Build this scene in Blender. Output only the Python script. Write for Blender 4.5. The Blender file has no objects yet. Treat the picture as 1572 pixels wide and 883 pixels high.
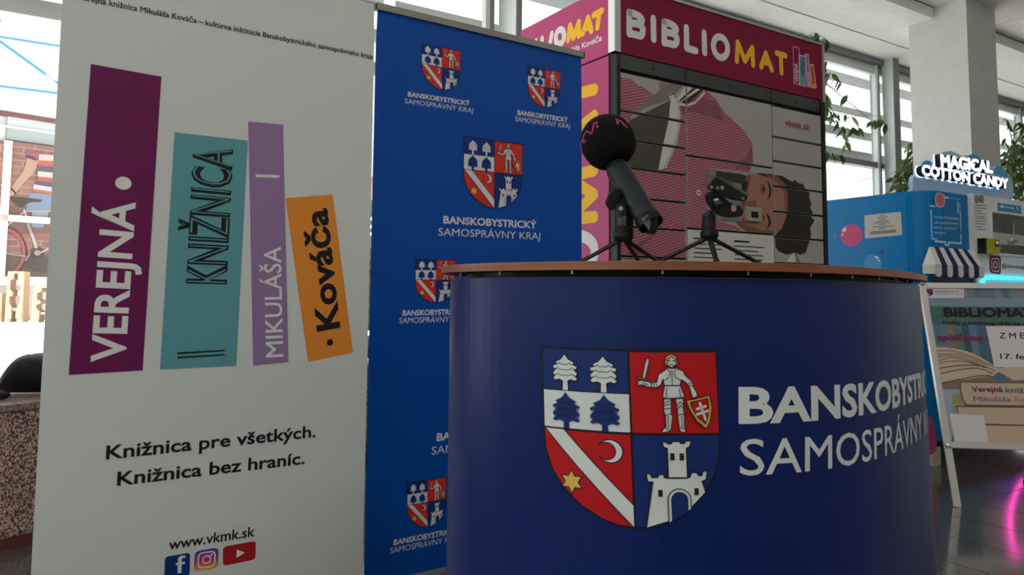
import bpy, bmesh, math, random
from mathutils import Vector, Matrix
from mathutils.geometry import tessellate_polygon
random.seed(7)
sc = bpy.context.scene
COL = sc.collection
# ------------------------------------------------------------------ camera, sky, lights, exposure
FPX, CY, PITCH, ROLL, EYE = 1152.0, 363.64, 0.0754, 0.008, 1.05
_r = Vector((1, 0, 0)); _u = Vector((0, -math.sin(PITCH), math.cos(PITCH))); CW = Vector((0, math.cos(PITCH), math.sin(PITCH)))
CR = math.cos(ROLL) * _r + math.sin(ROLL) * _u
CU = -math.sin(ROLL) * _r + math.cos(ROLL) * _u
CAM = Vector((0, 0, EYE))
cd = bpy.data.cameras.new('camera'); cam = bpy.data.objects.new('camera', cd); COL.objects.link(cam)
cd.sensor_width = 36.0; cd.lens = 36.0 * FPX / 1572.0
cd.shift_y = (CY - 441.5) / 1572.0
cd.clip_start = 0.02; cd.clip_end = 300
m = Matrix.Identity(4)
for i in range(3):
    m[i][0] = CR[i]; m[i][1] = CU[i]; m[i][2] = -CW[i]; m[i][3] = CAM[i]
cam.matrix_world = m
sc.camera = cam
wd = bpy.data.worlds.new('overcast_sky'); sc.world = wd; wd.use_nodes = True
bg = wd.node_tree.nodes['Background']; bg.inputs[0].default_value = (0.93, 0.97, 1.0, 1); bg.inputs[1].default_value = 1.75
sc.view_settings.view_transform = 'Standard'; sc.view_settings.look = 'None'
sc.view_settings.exposure = 0.14; sc.view_settings.gamma = 1.0; sc.view_settings.use_curve_mapping = False

# hall axes: D runs along the glass facade (to the right and away), N towards the facade
ANG = 0.997
D = Vector((math.sin(ANG), math.cos(ANG), 0)); N = Vector((-math.cos(ANG), math.sin(ANG), 0)); Z = Vector((0, 0, 1))
def SN(s, n, z=0.0): return D * s + N * n + Z * z
ROTZ = math.pi / 2 - ANG

def area(name, loc, size, size_y, energy, color, rx=0.0, rz=0.0):
    ld = bpy.data.lights.new(name, 'AREA'); ld.shape = 'RECTANGLE'; ld.size = size; ld.size_y = size_y
    ld.energy = energy; ld.color = color
    o = bpy.data.objects.new(name, ld); COL.objects.link(o); o.location = loc; o.rotation_euler = (rx, 0, rz)
    return o
DIR0 = Vector((math.sin(.72), math.cos(.72), 0))
sund = bpy.data.lights.new('sun', 'SUN'); sund.energy = 14.0; sund.angle = .01; sund.color = (1.0, .96, .9)
sun = bpy.data.objects.new('sun', sund); COL.objects.link(sun); sun.location = (0, -5, 12)
_sd = (DIR0 * .60 - Z * .80).normalized()      # it runs along the front of the hall opposite, over our roof
sun.rotation_euler = _sd.to_track_quat('-Z', 'Y').to_euler()
# unseen fill lights added under the ceiling, behind and beside the photographer
for i, (s, n) in enumerate(((-2.6, -1.2), (1.0, -1.6), (4.6, -1.4))):
    area('hall_fill_light', SN(s, n, 4.05), 1.8, 0.6, 26, (1.0, 0.96, 0.9), 0.0, ROTZ)

# ------------------------------------------------------------------ materials
MATS = {}
def mat(name, col, rough=0.6, metal=0.0, emit=0.0, spec=0.5, kind=None, scale=1.0, col2=None, coat=0.0):
    if name in MATS: return MATS[name]
    M = bpy.data.materials.new(name); M.use_nodes = True; nt = M.node_tree; b = nt.nodes['Principled BSDF']
    c4 = (col[0], col[1], col[2], 1)
    b.inputs['Base Color'].default_value = c4; b.inputs['Roughness'].default_value = rough; b.inputs['Metallic'].default_value = metal
    b.inputs['Specular IOR Level'].default_value = (.18 if (kind == 'plain' and spec == .5) else .2 if (max(col) < .03 and rough > .16) else spec); b.inputs['Coat Weight'].default_value = coat
    if emit: b.inputs['Emission Color'].default_value = c4; b.inputs['Emission Strength'].default_value = emit
    def nd(t): return nt.nodes.new(t)
    def lk(a, c): nt.links.new(a, c)
    tc = nd('ShaderNodeTexCoord')
    if kind in (None, 'noise', 'granite', 'concrete'):
        n = nd('ShaderNodeTexNoise'); n.inputs['Scale'].default_value = {None: 9.0, 'noise': 40.0, 'granite': 75.0, 'concrete': 6.0}[kind] * scale
        n.inputs['Detail'].default_value = 4; lk(tc.outputs['Object'], n.inputs['Vector'])
        rp = nd('ShaderNodeValToRGB')
        if kind == 'granite':
            rp.color_ramp.elements[0].position = 0.42; rp.color_ramp.elements[1].position = 0.6
            a = col2 or tuple(x * .3 for x in col)
        else:
            k = {None: 0.94, 'noise': 0.8, 'concrete': 0.85}[kind]; a = col2 or tuple(x * k for x in col)
            rp.color_ramp.elements[0].position = 0.3; rp.color_ramp.elements[1].position = 0.7
        rp.color_ramp.elements[0].color = (a[0], a[1], a[2], 1); rp.color_ramp.elements[1].color = c4
        lk(n.outputs['Fac'], rp.inputs['Fac']); lk(rp.outputs['Color'], b.inputs['Base Color'])
        if kind == 'granite':
            bp = nd('ShaderNodeBump'); bp.inputs['Strength'].default_value = .25; bp.inputs['Distance'].default_value = .004
            lk(n.outputs['Fac'], bp.inputs['Height']); lk(bp.outputs['Normal'], b.inputs['Normal'])
    elif kind == 'wood':
        mp = nd('ShaderNodeMapping'); mp.inputs['Scale'].default_value = (3 * scale, 3 * scale, 60 * scale); lk(tc.outputs['Object'], mp.inputs['Vector'])
        n = nd('ShaderNodeTexNoise'); n.inputs['Scale'].default_value = 3; n.inputs['Detail'].default_value = 6; lk(mp.outputs['Vector'], n.inputs['Vector'])
        rp = nd('ShaderNodeValToRGB'); a = col2 or tuple(x * .55 for x in col)
        rp.color_ramp.elements[0].position = .35; rp.color_ramp.elements[1].position = .65
        rp.color_ramp.elements[0].color = (a[0], a[1], a[2], 1); rp.color_ramp.elements[1].color = c4
        lk(n.outputs['Fac'], rp.inputs['Fac']); lk(rp.outputs['Color'], b.inputs['Base Color'])
    elif kind == 'checker':
        mp = nd('ShaderNodeMapping'); mp.inputs['Rotation'].default_value = (0, 0, .5); lk(tc.outputs['UV'], mp.inputs['Vector'])
        n = nd('ShaderNodeTexChecker'); n.inputs['Scale'].default_value = scale
        n.inputs['Color1'].default_value = c4; n.inputs['Color2'].default_value = (col2[0], col2[1], col2[2], 1)
        lk(mp.outputs['Vector'], n.inputs['Vector']); lk(n.outputs['Color'], b.inputs['Base Color'])
    elif kind == 'brick':
        n = nd('ShaderNodeTexBrick'); n.inputs['Scale'].default_value = scale
        n.inputs['Color1'].default_value = c4; n.inputs['Color2'].default_value = (col2[0], col2[1], col2[2], 1)
        n.inputs['Mortar'].default_value = (.22, .17, .15, 1); n.inputs['Mortar Size'].default_value = .03
        n.inputs['Brick Width'].default_value = .9; n.inputs['Row Height'].default_value = .3
        lk(tc.outputs['UV'], n.inputs['Vector']); lk(n.outputs['Color'], b.inputs['Base Color'])
    elif kind == 'gradient':
        sx = nd('ShaderNodeSeparateXYZ'); lk(tc.outputs['Generated'], sx.inputs[0])
        rp = nd('ShaderNodeValToRGB'); rp.color_ramp.elements[0].color = (.75, .38, .05, 1); rp.color_ramp.elements[0].position = 0.02
        rp.color_ramp.elements[1].color = (.03, .05, .30, 1); rp.color_ramp.elements[1].position = .98
        e = rp.color_ramp.elements.new(.45); e.color = (.50, .02, .12, 1)
        lk(sx.outputs['Z'], rp.inputs['Fac']); lk(rp.outputs['Color'], b.inputs['Base Color'])
    elif kind == 'leaf':
        oi = nd('ShaderNodeObjectInfo'); rp = nd('ShaderNodeValToRGB')
        rp.color_ramp.elements[0].color = c4; rp.color_ramp.elements[1].color = (col2[0], col2[1], col2[2], 1)
        lk(oi.outputs['Random'], rp.inputs['Fac']); lk(rp.outputs['Color'], b.inputs['Base Color'])
        b.inputs['Transmission Weight'].default_value = 0.0
        tr = nd('ShaderNodeBsdfTranslucent'); lk(rp.outputs['Color'], tr.inputs['Color'])
        mx = nd('ShaderNodeMixShader'); mx.inputs[0].default_value = .3
        out = nt.nodes['Material Output']; lk(b.outputs[0], mx.inputs[1]); lk(tr.outputs[0], mx.inputs[2]); lk(mx.outputs[0], out.inputs['Surface'])
    elif kind == 'glass':
        out = nt.nodes['Material Output']; t = nd('ShaderNodeBsdfTransparent'); t.inputs[0].default_value = c4
        g = nd('ShaderNodeBsdfGlossy'); g.inputs['Roughness'].default_value = .02
        lw = nd('ShaderNodeLayerWeight'); lw.inputs['Blend'].default_value = .5
        pw = nd('ShaderNodeMath'); pw.operation = 'POWER'; pw.inputs[1].default_value = 5; lk(lw.outputs['Facing'], pw.inputs[0])
        fr = nd('ShaderNodeMath'); fr.operation = 'MULTIPLY_ADD'; fr.inputs[1].default_value = .7; fr.inputs[2].default_value = .04; lk(pw.outputs[0], fr.inputs[0])
        mx = nd('ShaderNodeMixShader'); lk(fr.outputs[0], mx.inputs[0]); lk(t.outputs[0], mx.inputs[1]); lk(g.outputs[0], mx.inputs[2]); lk(mx.outputs[0], out.inputs['Surface'])
    MATS[name] = M
    return M
def s2l(r, g, b):   # sRGB 0-255 to linear
    f = lambda c: (c / 255 / 12.92) if c / 255 <= .04045 else ((c / 255 + .055) / 1.055) ** 2.4
    return (f(r), f(g), f(b))
flat = dict(kind='plain')
WHITE = mat('white_print', (.72, .74, .73), .5, **flat)
BLACK = mat('black_print', (.012, .012, .014), .5, **flat)

# ------------------------------------------------------------------ mesh builder and object helpers
class MB:
    def __init__(s): s.v = []; s.f = []; s.m = []; s.uv = None
    def add(s, vs, fs, mi=0):
        b = len(s.v); s.v += [Vector(v) for v in vs]; s.f += [tuple(b + i for i in f) for f in fs]; s.m += [mi] * len(fs); return s
    def hexa(s, c, mi=0):   # 8 corners: bottom 4, top 4
        return s.add(c, [(3, 2, 1, 0), (4, 5, 6, 7), (0, 1, 5, 4), (1, 2, 6, 5), (2, 3, 7, 6), (3, 0, 4, 7)], mi)
    def box(s, F, u0, u1, v0, v1, h0, h1, mi=0, ch=0.0):
        if ch <= 0:
            return s.hexa([F(u0, v0, h0), F(u1, v0, h0), F(u1, v0, h1), F(u0, v0, h1), F(u0, v1, h0), F(u1, v1, h0), F(u1, v1, h1), F(u0, v1, h1)][0:4] +
                          [F(u0, v1, h0), F(u1, v1, h0), F(u1, v1, h1), F(u0, v1, h1)], mi)
        ol = [(u0 + ch, v0), (u1 - ch, v0), (u1, v0 + ch), (u1, v1 - ch), (u1 - ch, v1), (u0 + ch, v1), (u0, v1 - ch), (u0, v0 + ch)]
        return s.prism(ol, F, h0, h1, mi)
    def prism(s, ol, F, h0, h1, mi=0, mi_side=None):   # ol CCW in uv, h1 the front
        if area2(ol) < 0: ol = ol[::-1]
        n = len(ol); b = len(s.v)
        s.v += [Vector(F(u, v, h0)) for u, v in ol] + [Vector(F(u, v, h1)) for u, v in ol]
        ms = mi if mi_side is None else mi_side
        for i in range(n):
            j = (i + 1) % n; s.f.append((b + i, b + j, b + n + j, b + n + i)); s.m.append(ms)
        tr = tessellate_polygon([[Vector((u, v, 0)) for u, v in ol]])
        for t in tr:
            a = [ol[k] for k in t]
            if area2(a) < 0: t = t[::-1]
            s.f.append(tuple(b + n + k for k in t)); s.m.append(mi)
            s.f.append(tuple(b + k for k in t[::-1])); s.m.append(ms)
        return s
    def tube(s, pts, rad, seg=8, mi=0, cap=True, squash=1.0, up=None):
        pts = [Vector(p) for p in pts]; n = len(pts)
        if not hasattr(rad, '__len__'): rad = [rad] * n
        b = len(s.v); ref = Vector(up) if up else None
        for i, p in enumerate(pts):
            t = (pts[min(i + 1, n - 1)] - pts[max(i - 1, 0)]).normalized()
            if ref is None: ref = Vector((0, 0, 1)) if abs(t.z) < .9 else Vector((1, 0, 0))
            a = (ref - t * ref.dot(t)).normalized(); c = t.cross(a); ref = a
            for k in range(seg):
                th = 2 * math.pi * k / seg
                s.v.append(p + a * math.cos(th) * rad[i] * squash + c * math.sin(th) * rad[i])
        for i in range(n - 1):
            for k in range(seg):
                k2 = (k + 1) % seg
                s.f.append((b + i * seg + k, b + i * seg + k2, b + (i + 1) * seg + k2, b + (i + 1) * seg + k)); s.m.append(mi)
        if cap:
            s.f.append(tuple(b + k for k in range(seg))[::-1]); s.m.append(mi)
            s.f.append(tuple(b + (n - 1) * seg + k for k in range(seg))); s.m.append(mi)
        return s
    def ball(s, c, r, seg=16, rings=10, mi=0, axes=None, noise=0.0):
        c = Vector(c); ax = axes or (Vector((1, 0, 0)), Vector((0, 1, 0)), Vector((0, 0, 1)))
        if not hasattr(r, '__len__'): r = (r, r, r)
        b = len(s.v)
        s.v.append(c + ax[2] * r[2])
        for i in range(1, rings):
            ph = math.pi * i / rings
            for k in range(seg):
                th = 2 * math.pi * k / seg; w = 1 + noise * (random.random() - .5)
                s.v.append(c + (ax[0] * r[0] * math.sin(ph) * math.cos(th) + ax[1] * r[1] * math.sin(ph) * math.sin(th) + ax[2] * r[2] * math.cos(ph)) * w)
        s.v.append(c - ax[2] * r[2]); last = len(s.v) - 1
        for k in range(seg):
            k2 = (k + 1) % seg
            s.f.append((b, b + 1 + k, b + 1 + k2)); s.m.append(mi)
            for i in range(rings - 2):
                q = b + 1 + i * seg; s.f.append((q + k, q + seg + k, q + seg + k2, q + k2)); s.m.append(mi)
            q = b + 1 + (rings - 2) * seg; s.f.append((q + k, last, q + k2)); s.m.append(mi)
        return s
    def build(s, name, mats, parent=None, smooth=False, bevel=0.0, kind=None, subsurf=0, origin=None):
        if not isinstance(mats, (list, tuple)): mats = [mats]
        me = bpy.data.meshes.new(name)
        lo = Vector([min(v[i] for v in s.v) for i in range(3)]); hi = Vector([max(v[i] for v in s.v) for i in range(3)])
        c = origin if origin is not None else Vector(((lo.x + hi.x) / 2, (lo.y + hi.y) / 2, lo.z))
        me.from_pydata([v - c for v in s.v], [], s.f)
        for M in mats: me.materials.append(M)
        me.polygons.foreach_set('material_index', s.m)
        if smooth: me.polygons.foreach_set('use_smooth', [True] * len(s.f))
        if s.uv:
            uvl = me.uv_layers.new(name='UVMap')
            for li, l in enumerate(me.loops): uvl.data[li].uv = s.uv[l.vertex_index]
        me.update()
        o = bpy.data.objects.new(name, me); COL.objects.link(o); o.location = c
        attach(o, parent)
        if bevel:
            bv = o.modifiers.new('bevel', 'BEVEL'); bv.width = bevel; bv.segments = 2; bv.limit_method = 'ANGLE'; bv.angle_limit = .6
        if subsurf:
            ss = o.modifiers.new('sub', 'SUBSURF'); ss.levels = ss.render_levels = subsurf
        if kind: o['kind'] = kind
        return o
WM = {}
def attach(o, parent):
    WM[o.name] = Matrix.Translation(o.location)
    if parent is not None:
        o.parent = parent; o.matrix_parent_inverse = WM[parent.name].inverted()
def area2(p):
    return sum(p[i][0] * p[(i + 1) % len(p)][1] - p[(i + 1) % len(p)][0] * p[i][1] for i in range(len(p)))
def tag(o, label=None, cat=None, group=None, kind=None):
    if label: o['label'] = label
    if cat: o['category'] = cat
    if group: o['group'] = group
    if kind: o['kind'] = kind
    return o
def thing(name, loc, label, cat, group=None):
    o = bpy.data.objects.new(name, None); COL.objects.link(o); o.location = loc; o.empty_display_size = .1
    WM[o.name] = Matrix.Translation(Vector(loc))
    return tag(o, label, cat, group)

# ------------------------------------------------------------------ real surfaces; measured points of the photograph are put on them
def ray(x, y): return (x - 786) / FPX * CR - (y - CY) / FPX * CU + CW
def pt(x, y, Y):    # the point seen at (x, y) that lies Y metres into the hall
    d = ray(x, y); return CAM + d * (Y / d.y)
def at_z(x, y, z):
    d = ray(x, y); return CAM + d * ((z - EYE) / d.z)
class Flat:
    def __init__(s, P0, U, V=Z):
        s.P0 = Vector(P0); s.U = U.normalized(); s.V = V.normalized(); s.H = s.U.cross(s.V).normalized()
    def __call__(s, u, v, h=0.0): return s.P0 + s.U * u + s.V * v + s.H * h
    def un(s, x, y):
        d = ray(x, y); q = CAM + d * ((s.P0 - CAM).dot(s.H) / d.dot(s.H)) - s.P0
        return (q.dot(s.U), q.dot(s.V))
    def inv(s, p):
        q = Vector(p) - s.P0; return (q.dot(s.U), q.dot(s.V), q.dot(s.H))
def DIR(a): return Vector((math.sin(a), math.cos(a), 0))

def clip_half(P, a, b, c):   # keep a*x+b*y+c >= 0
    out = []
    for i in range(len(P)):
        p, q = P[i], P[(i + 1) % len(P)]; dp = a * p[0] + b * p[1] + c; dq = a * q[0] + b * q[1] + c
        if dp >= 0: out.append(p)
        if (dp >= 0) != (dq >= 0):
            t = dp / (dp - dq); out.append((p[0] + t * (q[0] - p[0]), p[1] + t * (q[1] - p[1])))
    return out
class Ink:
    """flat print: coloured shapes in the (u, v) metres of a surface, laid on it as film a fraction of a millimetre thick"""
    def __init__(s, surf, step=0.0, lift=.0006): s.S = surf; s.t = []; s.step = step; s.lift = lift
    def tri(s, P, M, L): s.t.append((list(P), M, L))
    def poly(s, P, M, L=1, holes=()):
        rings = [list(P)] + [list(h) for h in holes]
        fl = [p for r in rings for p in r]
        for t in tessellate_polygon([[Vector((x, y, 0)) for x, y in r] for r in rings]):
            s.tri([fl[k] for k in t], M, L)
    def px(s, P, M, L=1): s.poly([s.S.un(*p) for p in P], M, L)
    def stroke(s, P, w, M, L=1, cap=True, closed=False):
        n = len(P); rng = range(n if closed else n - 1)
        for i in rng:
            a, b = P[i], P[(i + 1) % n]; dx, dy = b[0] - a[0], b[1] - a[1]; l = math.hypot(dx, dy) or 1e-9
            nx, ny = -dy / l * w / 2, dx / l * w / 2
            q = [(a[0] + nx, a[1] + ny), (a[0] - nx, a[1] - ny), (b[0] - nx, b[1] - ny), (b[0] + nx, b[1] + ny)]
            l_ = L + .018 * i        # overlapping pieces never share a plane
            s.tri([q[0], q[1], q[2]], M, l_); s.tri([q[0], q[2], q[3]], M, l_)
        for i, p in enumerate(P):
            if not cap and not closed and i in (0, n - 1): continue
            k = 10; c = [(p[0] + w / 2 * math.cos(2 * math.pi * j / k), p[1] + w / 2 * math.sin(2 * math.pi * j / k)) for j in range(k)]
            for j in range(1, k - 1): s.tri([c[0], c[j], c[j + 1]], M, L + .018 * i + .009)
    def strokepx(s, P, w, M, L=1, **k): s.stroke([s.S.un(*p) for p in P], w, M, L, **k)
    def disc(s, c, rx, ry, M, L=1, k=20):
        s.poly([(c[0] + rx * math.cos(2 * math.pi * j / k), c[1] + ry * math.sin(2 * math.pi * j / k)) for j in range(k)], M, L)
    def text(s, st, BL, BR, TL, M, L=1, bold=.0, fit=None, px=True, shear=0.0):
        if px: BL, BR, TL = s.S.un(*BL), s.S.un(*BR), s.S.un(*TL)
        tris, x0, x1 = glyphs(st, bold, shear)
        if fit: _, x0, x1 = glyphs(fit, bold, shear)
        ex = ((BR[0] - BL[0]) / (x1 - x0), (BR[1] - BL[1]) / (x1 - x0)); cap = CAPH + bold * 2
        ey = ((TL[0] - BL[0]) / cap, (TL[1] - BL[1]) / cap)
        nb_ = len(tris) // 8 if (bold > 0 and ('M' in st or 'm' in st)) else 10 ** 9
        for ti, t in enumerate(tris):
            s.tri([(BL[0] + (x - x0) * ex[0] + (y + bold) * ey[0], BL[1] + (x - x0) * ex[1] + (y + bold) * ey[1]) for x, y in t], M, L + .06 * (ti // nb_))
    def build(s, name, parent, clip=None):
        mb = MB(); mats = []; mb.uv = []
        for P, M, L in s.t:
            if clip:
                u0, v0, u1, v1 = clip
                if max(p[0] for p in P) < u0 or min(p[0] for p in P) > u1 or max(p[1] for p in P) < v0 or min(p[1] for p in P) > v1: continue
                P = clip_half(P, 1, 0, -u0); P = clip_half(P, -1, 0, u1) if len(P) > 2 else P
                P = clip_half(P, 0, 1, -v0) if len(P) > 2 else P; P = clip_half(P, 0, -1, v1) if len(P) > 2 else P
            if len(P) < 3 or abs(area2(P)) < 1e-10: continue
            if area2(P) < 0: P = P[::-1]
            if M not in mats: mats.append(M)
            mi = mats.index(M); parts = [P]
            if s.step:
                lo = math.floor(min(p[0] for p in P) / s.step); hi = math.floor(max(p[0] for p in P) / s.step)
                if hi > lo:
                    parts = []
                    for k in range(lo, hi + 1):
                        q = clip_half(P, 1, 0, -k * s.step)
                        if len(q) > 2: q = clip_half(q, -1, 0, (k + 1) * s.step)
                        if len(q) > 2: parts.append(q)
            for q in parts:
                b = len(mb.v); mb.v += [Vector(s.S(x, y, s.lift * L)) for x, y in q]; mb.uv += [(x, y) for x, y in q]
                mb.f.append(tuple(range(b, b + len(q)))); mb.m.append(mi)
        if not mb.f: return None
        return mb.build(name, mats, parent)
GL = {}
def glyph_mesh(st, bold, shear=0.0, extrude=0.0):
    cu = bpy.data.curves.new('t', 'FONT'); cu.body = st; cu.offset = bold; cu.resolution_u = 3; cu.shear = shear; cu.extrude = extrude
    o = bpy.data.objects.new('t', cu); COL.objects.link(o)
    dg = bpy.context.evaluated_depsgraph_get(); ev = o.evaluated_get(dg); me = ev.to_mesh()
    me.calc_loop_triangles()
    V = [v.co.copy() for v in me.vertices]; T = [tuple(t.vertices) for t in me.loop_triangles]
    ev.to_mesh_clear(); bpy.data.objects.remove(o); bpy.data.curves.remove(cu)
    return V, T
def glyphs(st, bold, shear=0.0):
    k = (st, bold, shear)
    if k not in GL:
        spread = bold > 0 and ('M' in st or 'm' in st)     # outline offset folds the M, so it is thickened by shifted copies
        V, T = glyph_mesh(st, 0.0 if spread else bold, shear)
        tr = [[(V[i].x, V[i].y) for i in t] for t in T]; x0, x1 = min(v.x for v in V), max(v.x for v in V)
        if spread:
            tr = [[(x + bold * math.cos(math.pi * q / 4), y + bold * math.sin(math.pi * q / 4)) for x, y in t] for q in range(8) for t in tr]; x0 -= bold; x1 += bold
        GL[k] = (tr, x0, x1)
    return GL[k]
CAPH = 0.7
_V, _T = glyph_mesh('H', 0.0); CAPH = max(v.y for v in _V)
def crop(ox, oy, k): return lambda P: [(ox + x / k, oy + y / k) for x, y in P]
def smooth(P, n=4, closed=True):
    out = []; m = len(P)
    for i in range(m if closed else m - 1):
        g = lambda j: P[j % m] if closed else P[max(0, min(m - 1, j))]
        a, b, c, d = g(i - 1), g(i), g(i + 1), g(i + 2)
        for k in range(n):
            t = k / n
            out.append(tuple(.5 * (2 * b[q] + (c[q] - a[q]) * t + (2 * a[q] - 5 * b[q] + 4 * c[q] - d[q]) * t * t + (-a[q] + 3 * b[q] - 3 * c[q] + d[q]) * t ** 3) for q in (0, 1)))
    if not closed: out.append(P[-1])
    return out

# ------------------------------------------------------------------ coat of arms, drawn in a 0..1 box (x right, y down)
def emblem(ink, TL, TR, BM, L0=1, px=True, rich=True, blue=None, red=None, white=None, line=None, gold=None):
    if px: TL, TR, BM = ink.S.un(*TL), ink.S.un(*TR), ink.S.un(*BM)
    ex = (TR[0] - TL[0], TR[1] - TL[1]); mid = ((TL[0] + TR[0]) / 2, (TL[1] + TR[1]) / 2); ey = (BM[0] - mid[0], BM[1] - mid[1])
    def X(P): return [(TL[0] + (x - 30) / 690 * ex[0] + (y - 85) / 725 * ey[0], TL[1] + (x - 30) / 690 * ex[1] + (y - 85) / 725 * ey[1]) for x, y in P]
    W = math.hypot(*ex) / 690
    a = lambda P, M, L: ink.poly(X(P), M, L0 + L)
    ln = lambda P, w, L, M=None: ink.stroke(X(P), w * W, M or line, L0 + L)
    RS = [(722, 430), (719, 520), (696, 600), (650, 672), (580, 738), (490, 786), (430, 804)]
    LS = [(320, 804), (262, 784), (175, 735), (105, 668), (60, 598), (36, 520), (30, 430)]
    a([(28, 82), (724, 82)] + RS + [(375, 812)] + LS, line, 0)
    a([(38, 93), (382, 93), (382, 263), (38, 263)], blue, 1)
    a([(38, 268), (382, 268), (382, 423), (38, 423)], white, 1)
    a([(390, 95), (716, 95), (716, 423), (390, 423)], red, 1)
    a([(38, 433), (382, 433), (382, 801), (322, 794), (268, 776), (182, 727), (113, 662), (69, 594), (45, 518)], red, 1)
    a([(390, 433), (714, 433), (711, 518), (688, 596), (643, 666), (575, 730), (487, 778), (430, 795), (390, 802)], blue, 1)
    half = [(0, 0), (14, 20), (38, 33), (34, 40), (22, 38), (50, 50), (46, 60), (32, 58), (50, 78), (45, 90), (34, 84), (50, 101), (42, 108), (24, 103), (14, 108), (0, 116)]
    def tree(cx, cy, k, M, hgt):
        pts = [(cx + x * k, cy + y * k) for x, y in half] + [(cx - x * k, cy + y * k) for x, y in half[::-1][1:-1]]
        tr = [(cx - 9 * k, cy + 100 * k), (cx + 9 * k, cy + 100 * k), (cx + 11 * k, hgt), (cx - 11 * k, hgt)]
        if M is white:
            big = [(cx + (x - cx) * 1.13, cy + 55 * k + (y - cy - 55 * k) * 1.1) for x, y in pts]
            a(big, line, 2); a([(cx - 13 * k, cy + 100 * k), (cx + 13 * k, cy + 100 * k), (cx + 15 * k, hgt), (cx - 15 * k, hgt)], line, 2)
        a(tr, M, 3); a(pts, M, 4)
        if rich:
            for yy, hw in ((38, 32), (60, 44), (84, 44)):
                z = [(cx + hw * k * (i / 3), cy + (yy + (9 if i % 2 else 0) - 4 + (6 if i == 0 else 0)) * k) for i in (-3, -2, -1, 0, 1, 2, 3)]
                ln(z, 2.2, 5)
    tree(135, 114, 1.0, white, 264); tree(289, 116, 1.0, white, 264)
    tree(135, 272, 1.14, blue, 424); tree(289, 273, 1.14, blue, 424)
    a([(42, 430), (126, 430), (384, 712), (384, 804)], white, 2)
    ln([(42, 430), (384, 804)], 4, 3); ln([(126, 430), (384, 712)], 4, 3)
    arc_ = lambda cx, r, d0, d1, st_: [(cx + r * math.cos(math.radians(d)), 503 + r * math.sin(math.radians(d))) for d in range(d0, d1 + (1 if st_ > 0 else -1), st_)]
    a(arc_(305, 50, -154, 154, 14) + arc_(290, 34, 143, -143, -13), line, 2)
    a(arc_(305, 45, -130, 130, 13) + arc_(290, 38, 112, -112, -14), white, 3)
    st = lambda R, r: [(151 + (R if i % 2 == 0 else r) * math.sin(math.pi * i / 6), 642 - (R if i % 2 == 0 else r) * math.cos(math.pi * i / 6)) for i in range(12)]
    a(st(52, 29), line, 2); a(st(44, 24), gold, 3)
    # castle
    def outl(P, w=4, L=4): ln(P + [P[0]], w, L)
    up = [(515, 600), (515, 482), (502, 478), (496, 457), (513, 457), (515, 464), (530, 464), (532, 455), (562, 455), (564, 463), (580, 463), (582, 453), (604, 453), (598, 476), (585, 482), (585, 600)]
    a(up, white, 3); outl(up)
    ol = [(458, 618), (440, 618), (434, 586), (450, 586), (453, 600), (476, 600), (479, 588), (498, 588), (500, 600), (518, 602), (582, 602), (596, 596), (600, 580), (622, 580), (626, 592), (640, 592), (644, 576), (662, 576), (655, 610), (640, 616),
          (652, 660), (598, 716), (505, 775), (428, 802)]
    a(ol, white, 3); outl(ol)
    arch = lambda r, y: [(552 + r * math.cos(t), y + r * math.sin(t)) for t in [math.radians(d) for d in range(180, 361, 20)]]
    a(arch(44, 686) + [(596, 722), (508, 778)], line, 5); a(arch(40, 686) + [(592, 724), (512, 776)], white, 6)
    a(arch(31, 686) + [(583, 730), (521, 770)], line, 7); a(arch(28, 686) + [(580, 732), (524, 768)], blue, 8)
    for x, y in ((532, 516), (567, 516), (483, 662), (617, 656)): a([(x - 8, y - 14), (x + 8, y - 14), (x + 8, y + 14), (x - 8, y + 14)], line, 5)
    # knight, drawn finer
    K = lambda P: [(363.6 + .4705 * x, 51.9 + .4705 * y) for x, y in P]
    def k(P, M=None, L=3, w=3.2, o=True):
        Q = K(P); a(Q, M or white, L)
        if o: ln(Q + [Q[0]], w, L + 1)
    k([(147, 310), (180, 160), (205, 130), (208, 165), (172, 315)], white); k([(107, 305), (188, 318), (184, 330), (108, 318)], gold)
    k([(135, 372), (150, 372), (135, 392), (124, 386)], gold)
    k([(112, 345), (140, 332), (215, 350), (217, 392), (180, 388), (150, 370), (125, 378), (112, 362)], white, 4)
    k([(217, 352), (262, 345), (275, 280), (330, 240), (345, 225), (415, 225), (470, 250), (482, 285), (545, 345), (548, 385), (578, 450), (572, 475), (540, 482), (532, 465), (520, 400), (490, 350), (455, 325), (440, 375), (320, 375), (310, 320), (290, 370), (262, 395), (217, 394)], white, 3)
    k([(318, 378), (442, 376), (470, 460), (468, 478), (330, 488), (300, 475)], white, 5)
    k([(308, 490), (368, 490), (362, 610), (372, 640), (357, 745), (350, 765), (295, 782), (282, 768), (318, 725), (315, 630), (305, 600)], white, 4)
    k([(400, 488), (462, 484), (462, 600), (466, 640), (462, 720), (472, 770), (448, 780), (424, 765), (412, 630), (414, 600)], white, 4)
    k([(325, 175), (340, 120), (380, 103), (418, 122), (432, 175), (420, 205), (335, 205)], gold, 5)
    k([(345, 150), (380, 124), (415, 150), (412, 195), (378, 222), (345, 195)], white, 7)
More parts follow.
